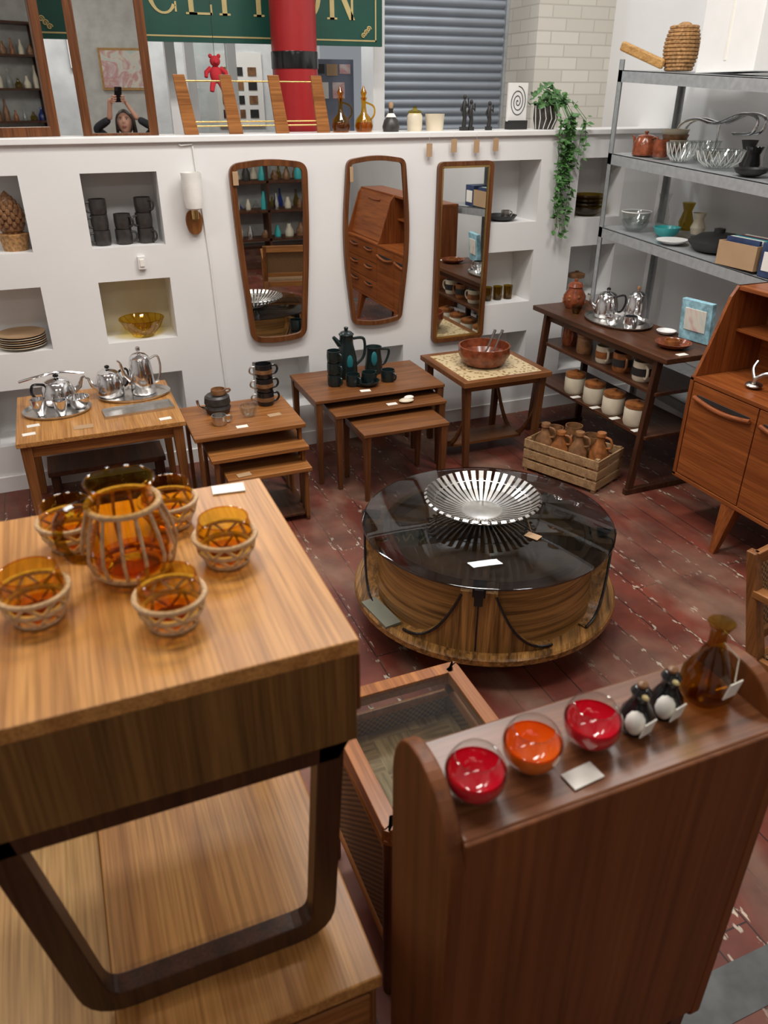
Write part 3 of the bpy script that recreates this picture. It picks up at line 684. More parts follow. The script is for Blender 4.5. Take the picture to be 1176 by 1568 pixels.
for k in range(9):b.tube([(.1*math.cos(t),.13*math.sin(t),.012+k*.022) for t in [q*pi/10 for q in range(20)]],.0115,redbr,6,True)
b.lathe([(0,0),(.1,0),(.1,.01),(0,.01)],redbr);b.done()
z3=1.245
b=B('glass_fruit_bowl',(3.36,4.08,S(z3,4.16)))
bowl(b,(0,0,0),.085,.06,clear);bowl(b,(.0,0,.03),.09,.08,clear);b.tube([(.09*math.cos(a),.09*math.sin(a),.11) for a in [k*pi/16 for k in range(32)]],.003,white2,6,True);b.done()
b=B('turquoise_bowl',(3.43,3.87,S(z3,3.94)));bowl(b,(0,0,0),.08,.055,turq);b.done()
b=B('ceramic_platter',(3.33,3.70,S(z3,3.8)));plate(b,(0,0,0),.09,white2);b.done()
b=B('black_casserole_dish',(3.45,3.47,S(z3,3.6)));b.lathe([(0,0),(.12,0),(.155,.04),(.16,.05),(.15,.055),(.1,.085),(.03,.095),(.03,.115),(0,.12)],blackm,(0,0,0),36).cb((0,-.16,.045),(.06,.05,.014),blackm).cb((0,.16,.045),(.06,.05,.014),blackm);b.done()
b=B('open_cardboard_box',(3.33,3.12,S(z3,3.26)))
b.box(-.09,-.085,-.13,.13,0,.12,kraft).box(.085,.09,-.13,.13,0,.12,kraft).box(-.085,.085,-.13,-.125,0,.12,kraft).box(-.085,.085,.125,.13,0,.12,kraft).box(-.085,.085,-.125,.125,0,.005,kraft)
for k in range(6):b.box(-.06+.024*k,-.045+.024*k,-.11,.11,.006,.14,[navy,paper,turq,navy,redbr,paper][k])
b.done()
b=B('boxed_game',(3.33,2.90,S(z3,2.98)));b.box(-.08,.08,-.07,.07,0,.16,navy).box(-.083,-.08,-.05,.05,.03,.12,paper);b.done(.002)
b=B('tan_leather_bag',(3.6,3.12,S(z3,3.25)));b.sph((0,0,.11),(.08,.12,.11),kraft).curve([(0,-.08,.16),(0,-.05,.28),(0,.05,.28),(0,.08,.16)],.008,kraft);b.done()
b=B('glass_vases',(0,0,S(z3,4.2)))
for x,y,h,m_ in((3.58,4.1,.2,clear),(3.64,3.95,.16,olive),(3.6,3.8,.12,cream)):b.lathe([(0,0),(.035,0),(.045,h*.3),(.025,h*.7),(.04,h)],m_,(x,y,0),22)
b.done()
# ---------------------------------------------------------------- dresser
def dresser():
    b=B('teak_dresser_bureau');X0,X1,Y0,Y1=2.80,3.2,1.12,2.81
    b.box(X0+.012,X1,Y0,Y1,.26,.79,dresY)
    b.box(X0-.004,X1,Y0-.005,Y1+.005,.775,.795,dresY).box(X0-.004,X1,Y0-.005,Y1+.005,.255,.275,dresY)
    b.box(X0-.004,X0+.02,Y1-.018,Y1+.005,.26,.79,dresZ).box(X0-.004,X0+.02,Y0-.005,Y0+.018,.26,.79,dresZ)
    fx=X0
    for ya,yb in((1.955,2.37),(2.376,2.788)):
        b.box(fx-.002,fx+.014,ya,yb,.28,.77,dresY)
        yc=(ya+yb)/2;b.box(fx-.004,fx,yc-.17,yc+.17,.69,.715,blackm)
        pts=[(fx-.012,yc-.18+.36*k/10,.70-.022*math.sin(pi*k/10)) for k in range(11)];b.tube(pts,.012,dresY,8)
    for k in range(3):
        za=.28+.166*k;b.box(fx-.002,fx+.014,1.142,1.945,za,za+.158,dresY)
        for yc in(1.35,1.74):
            b.box(fx-.004,fx,yc-.09,yc+.09,za+.105,za+.125,blackm);b.tube([(fx-.01,yc-.1+.2*q/8,za+.11-.012*math.sin(pi*q/8)) for q in range(9)],.009,dresY,8)
    prof=[(X0,.795),(X1,.795),(X1,1.22),(X1-.235,1.22),(X1-.27,1.17),(X1-.32,1.02),(X1-.36,.9)]
    for y in(Y1-.002,1.98,Y0+.02):b.prism(prof,.018,dresZ,at(0,y,0)@XZ)
    b.box(X1-.235,X1,Y0,Y1,1.2,1.22,dresY).box(X1-.012,X1,Y0+.02,Y1-.02,.795,1.2,dresY)
    b.box(X1-.2,X1-.012,1.98,Y1-.02,1.0,1.015,dresY)
    fl=[(X0+.05,.8),(X0+.07,.8),(X1-.225,1.2),(X1-.245,1.2)]
    b.prism(fl,.82,dresY,at(0,1.96,0)@XZ)
    b.tube([(X1-.262,1.4+.3*k/8,1.15-.01*math.sin(pi*k/8)) for k in range(9)],.009,dresY)
    for y in(2.42,1.5):
        b.taper((X0-.03,y,0),(X0+.03,y,.257),.013,.03,dresZ,.016,.045);b.taper((X1-.03,y,0),(X1-.05,y,.257),.013,.03,dresZ,.016,.045)
        b.box(X0+.03,X1-.05,y-.02,y+.02,.2,.257,dresY)
    b.done(.003)
dresser()
b=B('pewter_bird_ornament',(2.93,2.55,.796));b.curve([(0,0,.01),(-.02,-.02,.05),(.0,-.06,.085),(.03,-.11,.08)],.011,brushed).curve([(0,0,.04),(.02,.04,.08),(.05,.05,.11)],.008,brushed).sph((0,0,.015),(.04,.04,.015),brushed);b.done()
# ---------------------------------------------------------------- round glass coffee table
def coffee():
    cx,cy=1.46,2.43;b=B('round_glass_top_coffee_table',(cx,cy,0),math.radians(-122))
    b.lathe([(0,0),(.31,0),(.33,.012),(.34,.07),(.40,.1),(.535,.125),(.55,.13)],zebR,(0,0,0),64)
    b.lathe([(.55,.13),(.557,.135),(.557,.158),(.55,.165),(.53,.165),(.53,.16),(0,.16)],zeb,(0,0,0),64)
    zt=.44
    # sloping inner drum, grain running round it
    b.lathe([(.475,.16),(.47,.18),(.455,.25),(.44,.34),(.435,.40),(.43,zt-.012),(.405,zt-.012),(.40,.36),(0,.36)],zebR,(0,0,0),96)
    b.box(-.40,.40,-.03,.03,.36,zt-.014,zeb).box(-.03,.03,-.40,.40,.36,zt-.014,zebZ)
    for q in range(4):
        M=Matrix.Rotation(q*pi/2,4,'Z')
        b.box(.42,.505,-.068,.068,.16,zt-.012,zebZ,M)
        n=49;W=.60;top=[];topi=[];bo=[];bi=[]
        for k in range(n):
            u=(k/(n-1)*2-1);a=u*W;au=abs(u)
            hh=zt-.02 if au<.2 else .166+(zt-.186)*max(0,1-(au-.2)/.8)**2.6
            R=.508;Ri=.43
            top.append((R*math.cos(a),R*math.sin(a),hh));topi.append((Ri*math.cos(a),Ri*math.sin(a),hh));bo.append((R*math.cos(a),R*math.sin(a),.16));bi.append((Ri*math.cos(a),Ri*math.sin(a),.16))
        F=[(k,k+1,n+k+1,n+k) for k in range(n-1)]
        b.raw(bo+top,F,zebZ,False,M);b.raw(bi+topi,F,zebZ,False,M);b.raw(top+topi,F,zebZ,False,M)
        for sg in(1,-1):b.tube([M@Vector((p[0]*1.003,p[1]*1.003,p[2]+.002)) for p in top if abs(math.atan2(p[1],p[0]))>.12 and p[1]*sg>0],.0055,black,6)
        b.box(.5075,.5095,-.003,.003,.165,zt-.02,black,M)
        b.box(.45,.512,-.024,.024,zt-.03,zt+.006,black,M);b.box(.508,.524,-.016,.016,zt-.06,zt+.01,black,M)
        if q==3:
            a=q*pi/2+.70;b.cb((.512*math.cos(a),.512*math.sin(a),.168),(.07,.2,.012),greyg,(0,0,a))
    b.lathe([(0,zt+.006),(.512,zt+.006),(.52,zt+.009),(.52,zt+.015),(.512,zt+.018),(0,zt+.018)],smoke,(0,0,0),96)
    b.done()
    zt=.458
    b=B('slatted_metal_fruit_bowl',(1.468,2.49,zt));N=40
    b.lathe([(0,.004),(.07,.004),(.085,.008),(.09,.012),(.085,.014),(0,.01)],brushed).lathe([(.04,0),(.085,0),(.085,.006),(.04,.006)],brushed)
    for k in range(N):
        M=Matrix.Rotation(2*pi*k/N,4,'Z');pr=[(.07,.012,.005),(.11,.018,.0065),(.16,.035,.008),(.205,.06,.0095),(.235,.085,.0105),(.245,.08,.011)]
        vs=[]
        for r,z,w in pr:vs+=[(r,-w,z),(r,w,z),(r,w,z-.003),(r,-w,z-.003)]
        fs=[]
        for j in range(len(pr)-1):
            for e in range(4):fs.append((4*j+e,4*j+(e+1)%4,4*j+4+(e+1)%4,4*j+4+e))
        b.raw(vs,fs,brushed,False,M)
    b.tube([(.2*math.cos(a),.2*math.sin(a),.051) for a in [k*pi/24 for k in range(48)]],.003,brushed,6,True)
    b.cb((.09,-.26,.004),(.04,.06,.002),kraft,(0,0,.5)).tube([(.08,-.22,.07),(.09,-.25,.01)],.001,kraft,4)
    b.done()
coffee()
# ---------------------------------------------------------------- table-top items, mid ground
b=B('chrome_coffee_set',(0,0,.57));tray(b,(-.14,4.12,0),.17,.14,brushed)
pot(b,(-.12,4.24,.006),.085,.14,chrome,.2,black);bowl(b,(-.22,4.08,.006),.04,.085,chrome);bowl(b,(-.12,4.04,.006),.035,.08,chrome);bowl(b,(-.03,4.12,.006),.055,.06,chrome,.004)
b.curve([(-.3,4.24,.14),(-.2,4.2,.17),(-.1,4.24,.17),(.02,4.24,.15)],.007,chrome);b.done()
b=B('chrome_coffee_pots',(0,0,.57));tray(b,(.26,4.22,0),.19,.13,brushed);pot(b,(.14,4.26,.006),.075,.15,chrome,pi+.4,black);pot(b,(.31,4.24,.006),.07,.23,chrome,pi+.2,brushed,True);b.done()
b=B('rectangular_metal_tray',(.25,3.98,.57),.08);b.box(-.17,.17,-.06,.06,0,.004,brushed).box(-.17,.17,-.065,-.06,0,.014,brushed).box(-.17,.17,.06,.065,0,.014,brushed).box(-.175,-.17,-.065,.065,0,.014,brushed).box(.17,.175,-.065,.065,0,.014,brushed);b.done()
b=B('table_price_cards',(0,0,.57));tag(b,-.28,3.84,0,.1);tag(b,-.26,3.95,0,.1);tag(b,-.03,3.84,0,0,1.5,kraft);tag(b,.36,3.8,0,.1);b.done()
def ring_mug(b,c,r=.042,h=.075):
    mug(b,c,r,h,black,0);x,y,z=c;b.lathe([(r*1.01,h*.35),(r*1.03,h*.5),(r*1.01,h*.65)],stone,c,20)
    b.curve([(x-r*.9,y,z+h*.82),(x-r*1.5,y,z+h*.8),(x-r*1.6,y,z+h*.45),(x-r*.95,y,z+h*.2)],r*.1,brushed,8,4)
b=B('black_coffee_mugs',(0,0,.5))
for k in range(3):ring_mug(b,(.93,4.0,.078*k),.048,.076)
b.done()
b=B('black_stacking_pot',(.66,3.98,.5));b.lathe([(0,0),(.06,0),(.07,.03),(.062,.05),(.07,.055),(.066,.09),(.06,.095),(.055,.1),(0,.09)],dkmug)
b.curve([(-.06,0,.03),(-.1,-.02,.05),(-.11,-.02,.09)],.007,chrome);mug(b,(.01,.0,.1),.04,.03,stone);b.done()
b=B('glass_sugar_bowl',(.8,3.86,.5));bowl(b,(0,0,0),.05,.06,clear);b.done()
b=B('small_metal_pot',(.63,3.8,.5));mug(b,(0,0,0),.04,.05,brushed,0);tag(b,.1,-.08,0);b.done()
b=B('table_price_cards',(0,0,.5));tag(b,.93,3.82,0,.1,1.2,kraft);b.done()
b=B('table_price_cards',(0,0,.316));tag(b,.68,3.53,0,.1,1.2,kraft);b.done()
b=B('dark_green_coffee_set',(0,0,.521))
b.lathe([(0,0),(.06,0),(.065,.02),(.06,.12),(.042,.2),(.04,.25),(.046,.26),(.03,.275),(.01,.28),(.014,.3),(0,.305)],greenpot,(1.49,4.22,0));b.curve([(1.53,4.22,.23),(1.6,4.22,.22),(1.6,4.22,.12),(1.55,4.22,.07)],.009,greenpot).tube([(1.45,4.22,.2),(1.41,4.22,.25)],[.018,.01],greenpot)
for x,y,k in((1.37,4.1,0),(1.37,4.1,1),(1.37,4.1,2),(1.47,4.06,0),(1.69,4.06,0)):mug(b,(x,y,.07*k),.042,.068,greenpot,-1.2)
b.lathe([(0,0),(.05,0),(.055,.03),(.045,.14),(.05,.16),(.044,.16),(.04,.14),(.0,.02)],greenpot,(1.67,4.24,0)).curve([(1.71,4.24,.14),(1.77,4.24,.13),(1.75,4.24,.06),(1.72,4.24,.04)],.008,greenpot)
bowl(b,(1.55,4.03,0),.07,.03,greenpot);mug(b,(1.57,4.06,.008),.045,.06,greenpot,.5)
b.sph((1.655,4.19,.1),(.02,.008,.045),teal,10).sph((1.49,4.163,.1),(.02,.006,.05),teal,10);tag(b,1.5,3.94,0,-.1)
b.done()
b=B('ceramic_shell_dish',(1.71,3.83,.461));b.sph((0,0,.012),(.045,.03,.012),cream).sph((.02,.01,.024),(.03,.02,.01),paper);b.done()
b=B('table_price_cards',(0,0,.461));tag(b,1.62,3.83,0,0);b.done()
# ---------------------------------------------------------------- foreground stack
def upper():
    b=B('sled_leg_side_table');x0,x1,y0,y1=-.25,.288,.79,1.34
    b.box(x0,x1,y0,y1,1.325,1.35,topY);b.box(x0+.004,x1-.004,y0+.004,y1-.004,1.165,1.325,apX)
    b.box(x1-.004,x1+.010,y0+.025,y0+.05,1.2,1.305,midZ)
    b.box(x1-.004,x1+.006,y0+.07,y1-.03,1.18,1.315,teakY)
    for y in(y0+.05,y1-.02):
        o=rp([(-.235,1.166),(.268,1.166),(.238,.722),(-.165,.722)],[.01,.01,.07,.07],6);i=inset(o,.042)
        b.ring(o,i,.035,afroZ,at(0,y,0)@XZ)
    b.done(.004)
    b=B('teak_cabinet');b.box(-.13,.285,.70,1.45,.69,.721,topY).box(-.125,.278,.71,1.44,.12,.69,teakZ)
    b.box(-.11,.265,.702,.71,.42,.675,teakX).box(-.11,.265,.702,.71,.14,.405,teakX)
    leg4(b,-.12,.28,.71,1.44,.12,afroZ,.015,.02,.03);b.done(.005)
    b=B('pine_chest');b.box(-.8,-.132,.62,1.35,.67,.70,pine).box(-.79,-.135,.63,1.34,.05,.67,pine)
    for x in(-.47,):b.box(x-.003,x+.003,.625,.631,.07,.65,blackm)
    for z in(.25,.45):b.box(-.78,-.16,.622,.632,z,z+.004,blackm)
    for x in(-.76,-.18):
        for y in(.66,1.31):b.taper((x,y,0),(x,y,.05),.02,.025,pine)
    b.done(.004)
upper()
def rope_net(b,c,r,z0,z1,zig,tr=.0042):
    x,y,z=c
    for zz in(z0,z1):b.tube([(x+r(zz)*math.cos(a),y+r(zz)*math.sin(a),z+zz) for a in [k*pi/14 for k in range(28)]],tr,rope,7,True)
    pts=[]
    for k in range(zig*2):
        a=pi*k/zig;zz=z0 if k%2 else z1;pts.append((x+(r(zz)+.001)*math.cos(a),y+(r(zz)+.001)*math.sin(a),z+zz))
    b.tube(pts,tr*.8,rope,6,True)
T=1.35
def rope_cup(x,y):
    b=B('rope_wrapped_amber_glass',(x,y,T+.0))
    pr=[(0,.006),(.026,.006),(.038,.02),(.044,.042),(.043,.06),(.038,.078)]
    b.lathe(pr,amber,(0,0,0),32);b.lathe([(0,.010),(.024,.010),(.034,.02)],amberd,(0,0,0),32)
    b.tube([(.038*math.cos(a),.038*math.sin(a),.078) for a in [k*pi/16 for k in range(32)]],.0012,amber,6,True)
    r=lambda z:.031+.0165*min(1,max(0,(z-.005)/.035))
    rope_net(b,(0,0,0),r,.005,.026,6);rope_net(b,(0,0,0),r,.027,.048,7)
    b.done()
for p in((-.115,1.01),(.06,.925),(.165,1.06),(.10,1.215),(-.06,1.205)):rope_cup(*p)
b=B('rope_wrapped_amber_jug',(.025,1.085,T))
b.lathe([(0,.006),(.04,.006),(.058,.025),(.064,.05),(.058,.085),(.046,.12),(.043,.14),(.05,.158)],amber,(0,0,0),36);b.lathe([(0,.01),(.04,.01),(.055,.03)],amberd,(0,0,0),36)
b.tube([(.05*math.cos(a),.05*math.sin(a),.158) for a in [k*pi/16 for k in range(32)]],.0018,amber,6,True)
for k in range(14):
    a=k*pi/7;ca,sa=math.cos(a),math.sin(a);b.tube([(r_*ca,r_*sa,z_) for r_,z_ in((.045,.006),(.064,.025),(.07,.05),(.063,.085),(.051,.12))],.0028,rope,6)
for r_,z_ in((.044,.006),(.056,.015),(.052,.121)):b.tube([(r_*math.cos(a),r_*math.sin(a),z_) for a in [k*pi/16 for k in range(32)]],.005,rope,7,True)
b.curve([(-.045,-.01,.135),(-.085,-.03,.13),(-.095,-.035,.1),(-.085,-.03,.06),(-.06,-.02,.045)],.008,olive,8)
b.done()
b=B('table_price_cards',(0,0,1.351));tag(b,.22,1.31,0,-.1);b.done()
def bookcase():
    b=B('teak_bookcase');x0,x1,y0,y1=.335,.93,.59,.775;zt=1.14
    b.box(x0+.022,x1-.022,y0,y1,zt-.022,zt,bkX)
    b.box(x0+.02,x1-.02,y0-.006,y0+.004,.38,zt-.002,bkP)
    for z in(.38,.75):b.box(x0+.02,x1-.02,y0+.004,y1,z,z+.02,bkX)
    side=rp([(y0-.008,.36),(y1+.01,.36),(y1+.01,1.13),(y1-.03,1.2),(y0+.06,1.205),(y0-.008,1.12)],[.02,.02,.05,.06,.08,.06],6)
    for x in(x0,x1-.024):
        M=Matrix(((0,0,1,x),(1,0,0,0),(0,1,0,0),(0,0,0,1)));b.prism(side,.024,bkP,M)
    for x in(x0+.03,x1-.03):
        for y in(y0+.03,y1-.03):b.taper((x,y,0),(x,y,.38),.013,.02,dkZ)
    b.done(.004)
bookcase()
def roly(x,y,m_):
    b=B('roly_poly_glass',(x,y,1.141))
    R=.044;pr=[(R*math.sin(t),R-R*math.cos(t)) for t in [k*.17 for k in range(1,15)]]
    b.lathe([(0,.002)]+pr,clear,(0,0,0),36)
    b.tube([(pr[-1][0]*math.cos(a),pr[-1][0]*math.sin(a),pr[-1][1]) for a in [k*pi/16 for k in range(32)]],.0011,clear,6,True)
    pr2=[((R-.0012)*math.sin(t),R-(R-.0012)*math.cos(t)) for t in [k*.17 for k in range(0,11)]];b.lathe(pr2,m_,(0,0,0),36)
    pr3=[((R-.005)*math.sin(t),R-(R-.005)*math.cos(t)) for t in [k*.17 for k in range(0,11)]];b.lathe(pr3,m_,(0,0,0),36)
    b.done()
roly(.405,.655,redliq);roly(.505,.67,orliq);roly(.612,.675,redliq)
def cruet(x,y):
    b=B('penguin_cruet_bottle',(x,y,1.141));b.lathe([(0,0),(.02,0),(.026,.015),(.025,.035),(.014,.055),(.012,.065),(.016,.075),(.01,.084),(0,.086)],black,(0,0,0),24)
    b.sph((-.012,-.012,.028),(.016,.016,.022),paper,12).sph((-.005,-.014,.076),(.005,.008,.004),gold,8).sph((.0,0,.088),(.009,.009,.006),stone,10);b.cb((-.005,-.032,.03),(.025,.002,.03),paper,(.2,0,.2));b.done()
cruet(.695,.675);cruet(.76,.685)
b=B('amber_glass_flask',(.845,.69,1.141));b.lathe([(0,.002),(.03,.002),(.043,.02),(.041,.05),(.024,.085),(.013,.11),(.013,.135),(.021,.15)],olive,(0,0,0),28).lathe([(0,.004),(.038,.02),(.037,.05),(0,.05)],amber).cb((.005,-.045,.05),(.028,.002,.035),paper,(.2,0,.1)).tube([(.0,-.014,.12),(.02,-.03,.095),(.005,-.045,.066)],.001,paper,4);b.done()
b=B('table_price_cards',(0,0,1.141));tag(b,.565,.625,0,.1,.9);b.done()
def cane():
    b=B('cane_sided_glass_top_table');x0,x1,y0,y1,z=.43,.83,1.04,1.50,.61
    o=rp([(x0,y0),(x1,y0),(x1,y1),(x0,y1)],.02,3);i=inset(o,.04);b.ring(o,i,.035,cherry,at(0,0,z-.035))
    b.box(x0+.035,x1-.035,y0+.035,y1-.035,z-.008,z-.003,pane);b.box(x0+.025,x1-.025,y0+.025,y1-.025,.44,.455,parq)
    for x in(x0+.02,x1-.02):
        for y in(y0+.02,y1-.02):b.cyl((x,y,0),(x,y,z-.02),.017,midZ);b.tube([(x,y,z-.05),(x,y,z-.03)],.021,cherry,10)
    for za in(.18,.52):
        b.cyl((x0+.02,y0+.02,za),(x0+.02,y1-.02,za),.012,cherry).cyl((x1-.02,y0+.02,za),(x1-.02,y1-.02,za),.012,cherry).cyl((x0+.02,y0+.02,za),(x1-.02,y0+.02,za),.012,cherry).cyl((x0+.02,y1-.02,za),(x1-.02,y1-.02,za),.012,cherry)
    b.box(x0+.017,x0+.023,y0+.03,y1-.03,.18,.52,canem).box(x1-.023,x1-.017,y0+.03,y1-.03,.18,.52,canem).box(x0+.03,x1-.03,y0+.017,y0+.023,.18,.52,canem).box(x0+.03,x1-.03,y1-.023,y1-.017,.18,.52,canem)
    b.done(.002)
cane()
def chair():
    b=B('cane_back_armchair',(2.17,1.21,0),math.radians(12))
    for x in(-.27,.27):
        b.taper((x,-.25,0),(x,-.25,.62),.016,.02,teakZ);b.taper((x,.29,0),(x,.22,.42),.016,.022,teakZ);b.taper((x,.22,.42),(x,.31,.76),.022,.016,teakZ)
        b.cb((x,-.01,.63),(.045,.56,.025),teakY)
        b.box(x-.012,x+.012,-.24,.22,.36,.41,teakY)
    b.box(-.26,.26,-.26,-.235,.36,.41,teakX).box(-.26,.26,.2,.225,.36,.41,teakX).box(-.25,.25,-.23,.2,.39,.41,canem)
    b.cb((0,.30,.73),(.54,.022,.06),teakX).cb((0,.235,.48),(.54,.022,.04),teakX)
    b.cb((0,.265,.6),(.5,.006,.24),canem,(-.22,0,0));b.done(.003)
chair()
B('grey_floor_tape').box(1.05,3.6,.66,.78,.0005,.002,P('worn_grey_tape',(.07,.075,.075),.5,0,.4,12)).done()
# ---------------------------------------------------------------- behind-camera furnishings (seen in mirrors)
b=B('display_shelf_with_glassware',(5.05,0,0))
b.box(-2.9,-1.3,-3.28,-2.95,0,.04,dkY)
for x in(-2.9,-1.32):b.box(x,x+.03,-3.28,-2.95,0,2.9,dkZ)
for z in(.5,.9,1.3,1.7,2.1,2.5,2.88):
    b.box(-2.87,-1.32,-3.28,-2.95,z,z+.025,dkY)
    if z<2.6:
        for k in range(12):
            h=random.uniform(.1,.3);r=random.uniform(.03,.055);b.lathe([(0,0),(r,0),(r*1.05,h*.4),(r*.4,h*.75),(r*.35,h),(0,h)],random.choice([blueg,olive,clear,stone,cream,rust]),(-2.8+k*.125,-3.08,z+.026),14)
b.done()
b=B('teak_sideboard');b.box(.2,2.0,-3.2,-2.75,.25,.8,dresY).box(.19,2.01,-3.21,-2.74,.79,.81,dresY)
for k in range(4):b.box(.22+.445*k,.65+.445*k,-2.76,-2.742,.28,.77,midX)
leg4(b,.2,2.0,-3.2,-2.75,.25,dkZ);b.done(.003)
def fchair(x,y,rz):
    b=B('dining_chair',(x,y,0),rz)
    for sx in(-.2,.2):
        b.taper((sx,.2,0),(sx,.18,.45),.014,.02,dkZ).taper((sx,-.2,0),(sx,-.18,.45),.014,.02,dkZ).taper((sx,-.18,.45),(sx,-.26,.85),.02,.014,dkZ)
    b.cb((0,0,.46),(.44,.42,.05),cloth).cb((0,-.25,.78),(.42,.02,.14),dkY,(.2,0,0)).cb((0,-.22,.6),(.38,.015,.04),dkY);b.done(.004)
fchair(1.5,-.35,.3);fchair(-1.4,1.2,.8)
b=B('round_dining_table',(1.0,-1.5,0));b.lathe([(0,.71),(.58,.71),(.6,.72),(.6,.735),(0,.74)],midX,(0,0,0),48).lathe([(.05,.03),(.05,.71)],dkZ)
for k in range(3):
    a=k*2*pi/3;b.tube([(0,0,.1),(.35*math.cos(a),.35*math.sin(a),.025)],[.04,.022],dkZ)
b.done()
b=B('dark_open_shelf_unit',(1.55,.75,0))
for z in(0,.35,.7,1.05,1.4):b.box(.25,1.9,-2.45,-2.15,z,z+.03,dkY)
for x in(.25,1.08,1.87):b.box(x,x+.03,-2.45,-2.15,.03,1.43,dkZ)
for z in(.38,.73,1.08,1.43):
    for k in range(9):
        h=random.uniform(.08,.24);r=random.uniform(.03,.06);b.lathe([(0,0),(r,0),(r*1.05,h*.4),(r*.5,h*.8),(r*.45,h),(0,h)],random.choice([chrome,stone,cream,dkmug,turq]),(.38+k*.16+(.05 if k>3 else 0),-2.3,z),14)
b.done()
b=B('framed_print',(-.2,-3.298,2.35));b.box(-.3,.3,0,.03,-.25,.25,pine).box(-.27,.27,.03,.034,-.22,.22,artm);b.done()
# ---------------------------------------------------------------- person with phone
PIT,YAW=math.radians(28.3),math.radians(22.3)
camR=Euler((pi/2-PIT,0,-YAW)).to_matrix()
def person():
    root=bpy.data.objects.new('person_taking_photo',None);COL.objects.link(root)
    def skinobj(name,verts,edges,radii,mat,rootv=0,sub=2):
        me=bpy.data.meshes.new(name);me.from_pydata([tuple(v) for v in verts],edges,[]);me.materials.append(mat)
        o=bpy.data.objects.new(name,me);COL.objects.link(o);o.parent=root
        sk=o.modifiers.new('skin','SKIN');sk.use_smooth_shade=True
        for i,r in enumerate(radii):
            r=r if isinstance(r,tuple) else (r,r);me.skin_vertices[0].data[i].radius=r
        me.skin_vertices[0].data[rootv].use_root=True
        k=o.modifiers.new('sub','SUBSURF');k.levels=sub;k.render_levels=sub
        return o
    Y=-.33;F=.18
    v=[(0,Y,.97+F),(0,Y,1.12+F),(0,Y+.01,1.28+F),(0,Y,1.38+F),(0,Y+.02,1.44+F),
       (-.16,Y,1.37+F),(-.30,Y+.10,1.54+F),(-.135,-.115,1.81),
       (.16,Y,1.37+F),(.30,Y+.10,1.54+F),(.15,-.135,1.81),
       (-.1,Y,.9+F),(-.11,Y+.02,.5+F),(-.12,Y-.02,.1+F),(.1,Y,.9+F),(.11,Y+.02,.5+F),(.12,Y-.02,.1+F)]
    e=[(0,1),(1,2),(2,3),(3,4),(3,5),(5,6),(6,7),(3,8),(8,9),(9,10),(0,11),(11,12),(12,13),(0,14),(14,15),(15,16)]
    r=[(.15,.11),(.13,.1),(.15,.11),(.11,.085),.055,.07,.05,.037,.07,.05,.037,.085,.06,.045,.085,.06,.045]
    skinobj('clothed_body',v,e,r,cloth)
    b=B('shoes')
    for sx in(-.12,.12):b.sph((sx,Y+.05,F+.046),(.045,.13,.045),blackm)
    b.done(parent=root)
    hm=bmesh.new();bmesh.ops.create_uvsphere(hm,u_segments=48,v_segments=36,radius=1)
    for q in hm.verts:
        x,y,z=q.co
        w=1-.30*max(0,-z)**1.4;X=x*.076*w;Yy=y*.094*(1-.12*max(0,-z));Z=z*.118
        if y>0:
            Yy*=.95
            g=math.exp(-(X**2)/(.011**2));nz=math.exp(-((Z+.014)**2)/(.018**2));br=math.exp(-((Z-.012)**2)/(.03**2))
            Yy+=.026*g*nz+.010*g*br
            for sx in(-1,1):
                Yy-=.010*math.exp(-((X-sx*.031)**2)/(.017**2)-((Z-.014)**2)/(.012**2))
                Yy+=.004*math.exp(-((X-sx*.04)**2)/(.02**2)-((Z+.03)**2)/(.02**2))
            Yy+=.007*math.exp(-(X**2)/(.022**2)-((Z+.055)**2)/(.010**2))+.010*math.exp(-(X**2)/(.026**2)-((Z+.1)**2)/(.018**2))
        q.co=(X,Yy,Z)
    me=bpy.data.meshes.new('head');hm.to_mesh(me);hm.free();me.materials.append(skin)
    for p in me.polygons:p.use_smooth=True
    HC=(0,-.24,1.775);hr=Euler((math.radians(14),0,0))
    h=bpy.data.objects.new('head',me);COL.objects.link(h);h.parent=root;h.location=HC;h.rotation_euler=hr
    b=B('face_features')
    for sx in(-1,1):
        b.sph((sx*.031,.071,.014),(.0135,.009,.0075),eyew,14).sph((sx*.031,.0785,.014),(.0058,.003,.0058),blackm,12)
        b.tube([(sx*.016,.088,.032),(sx*.031,.087,.036),(sx*.048,.074,.031)],[.0018,.0026,.0015],hairm,6)
        b.tube([(sx*.017,.079,.018),(sx*.031,.081,.023),(sx*.045,.072,.017)],.0018,hairm,6)
        b.sph((sx*.076,-.005,-.005),(.008,.018,.03),skin,12)
    b.tube([(-.024,.079,-.055),(-.012,.0905,-.052),(0,.0925,-.054),(.012,.0905,-.052),(.024,.079,-.055)],[.001,.0035,.0035,.0035,.001],lip,8)
    b.tube([(-.022,.079,-.057),(-.010,.090,-.061),(0,.0915,-.062),(.010,.090,-.061),(.022,.079,-.057)],[.001,.004,.0045,.004,.001],lip,8)
    o=b.done(parent=root);o.location=HC;o.rotation_euler=hr
    b=B('neck');b.tube([(0,-.31,1.57),(0,-.265,1.72)],[.056,.05],skin,20);b.done(parent=root)
    hm=bmesh.new();bmesh.ops.create_uvsphere(hm,u_segments=64,v_segments=48,radius=1)
    for q in hm.verts:
        x,y,z=q.co;q.co=(x*.087,y*.106-.014,z*.126+.006)
    def face(f):
        c=f.calc_center_median();return c.y>.0+.3*max(0,abs(c.x)-.04) and c.z<.082-8*c.x*c.x or (c.z<-.075 and c.y>-.05)
    bmesh.ops.delete(hm,geom=[f for f in hm.faces if face(f)],context='FACES')
    me=bpy.data.meshes.new('hair');hm.to_mesh(me);hm.free();me.materials.append(hairm)
    for p in me.polygons:p.use_smooth=True
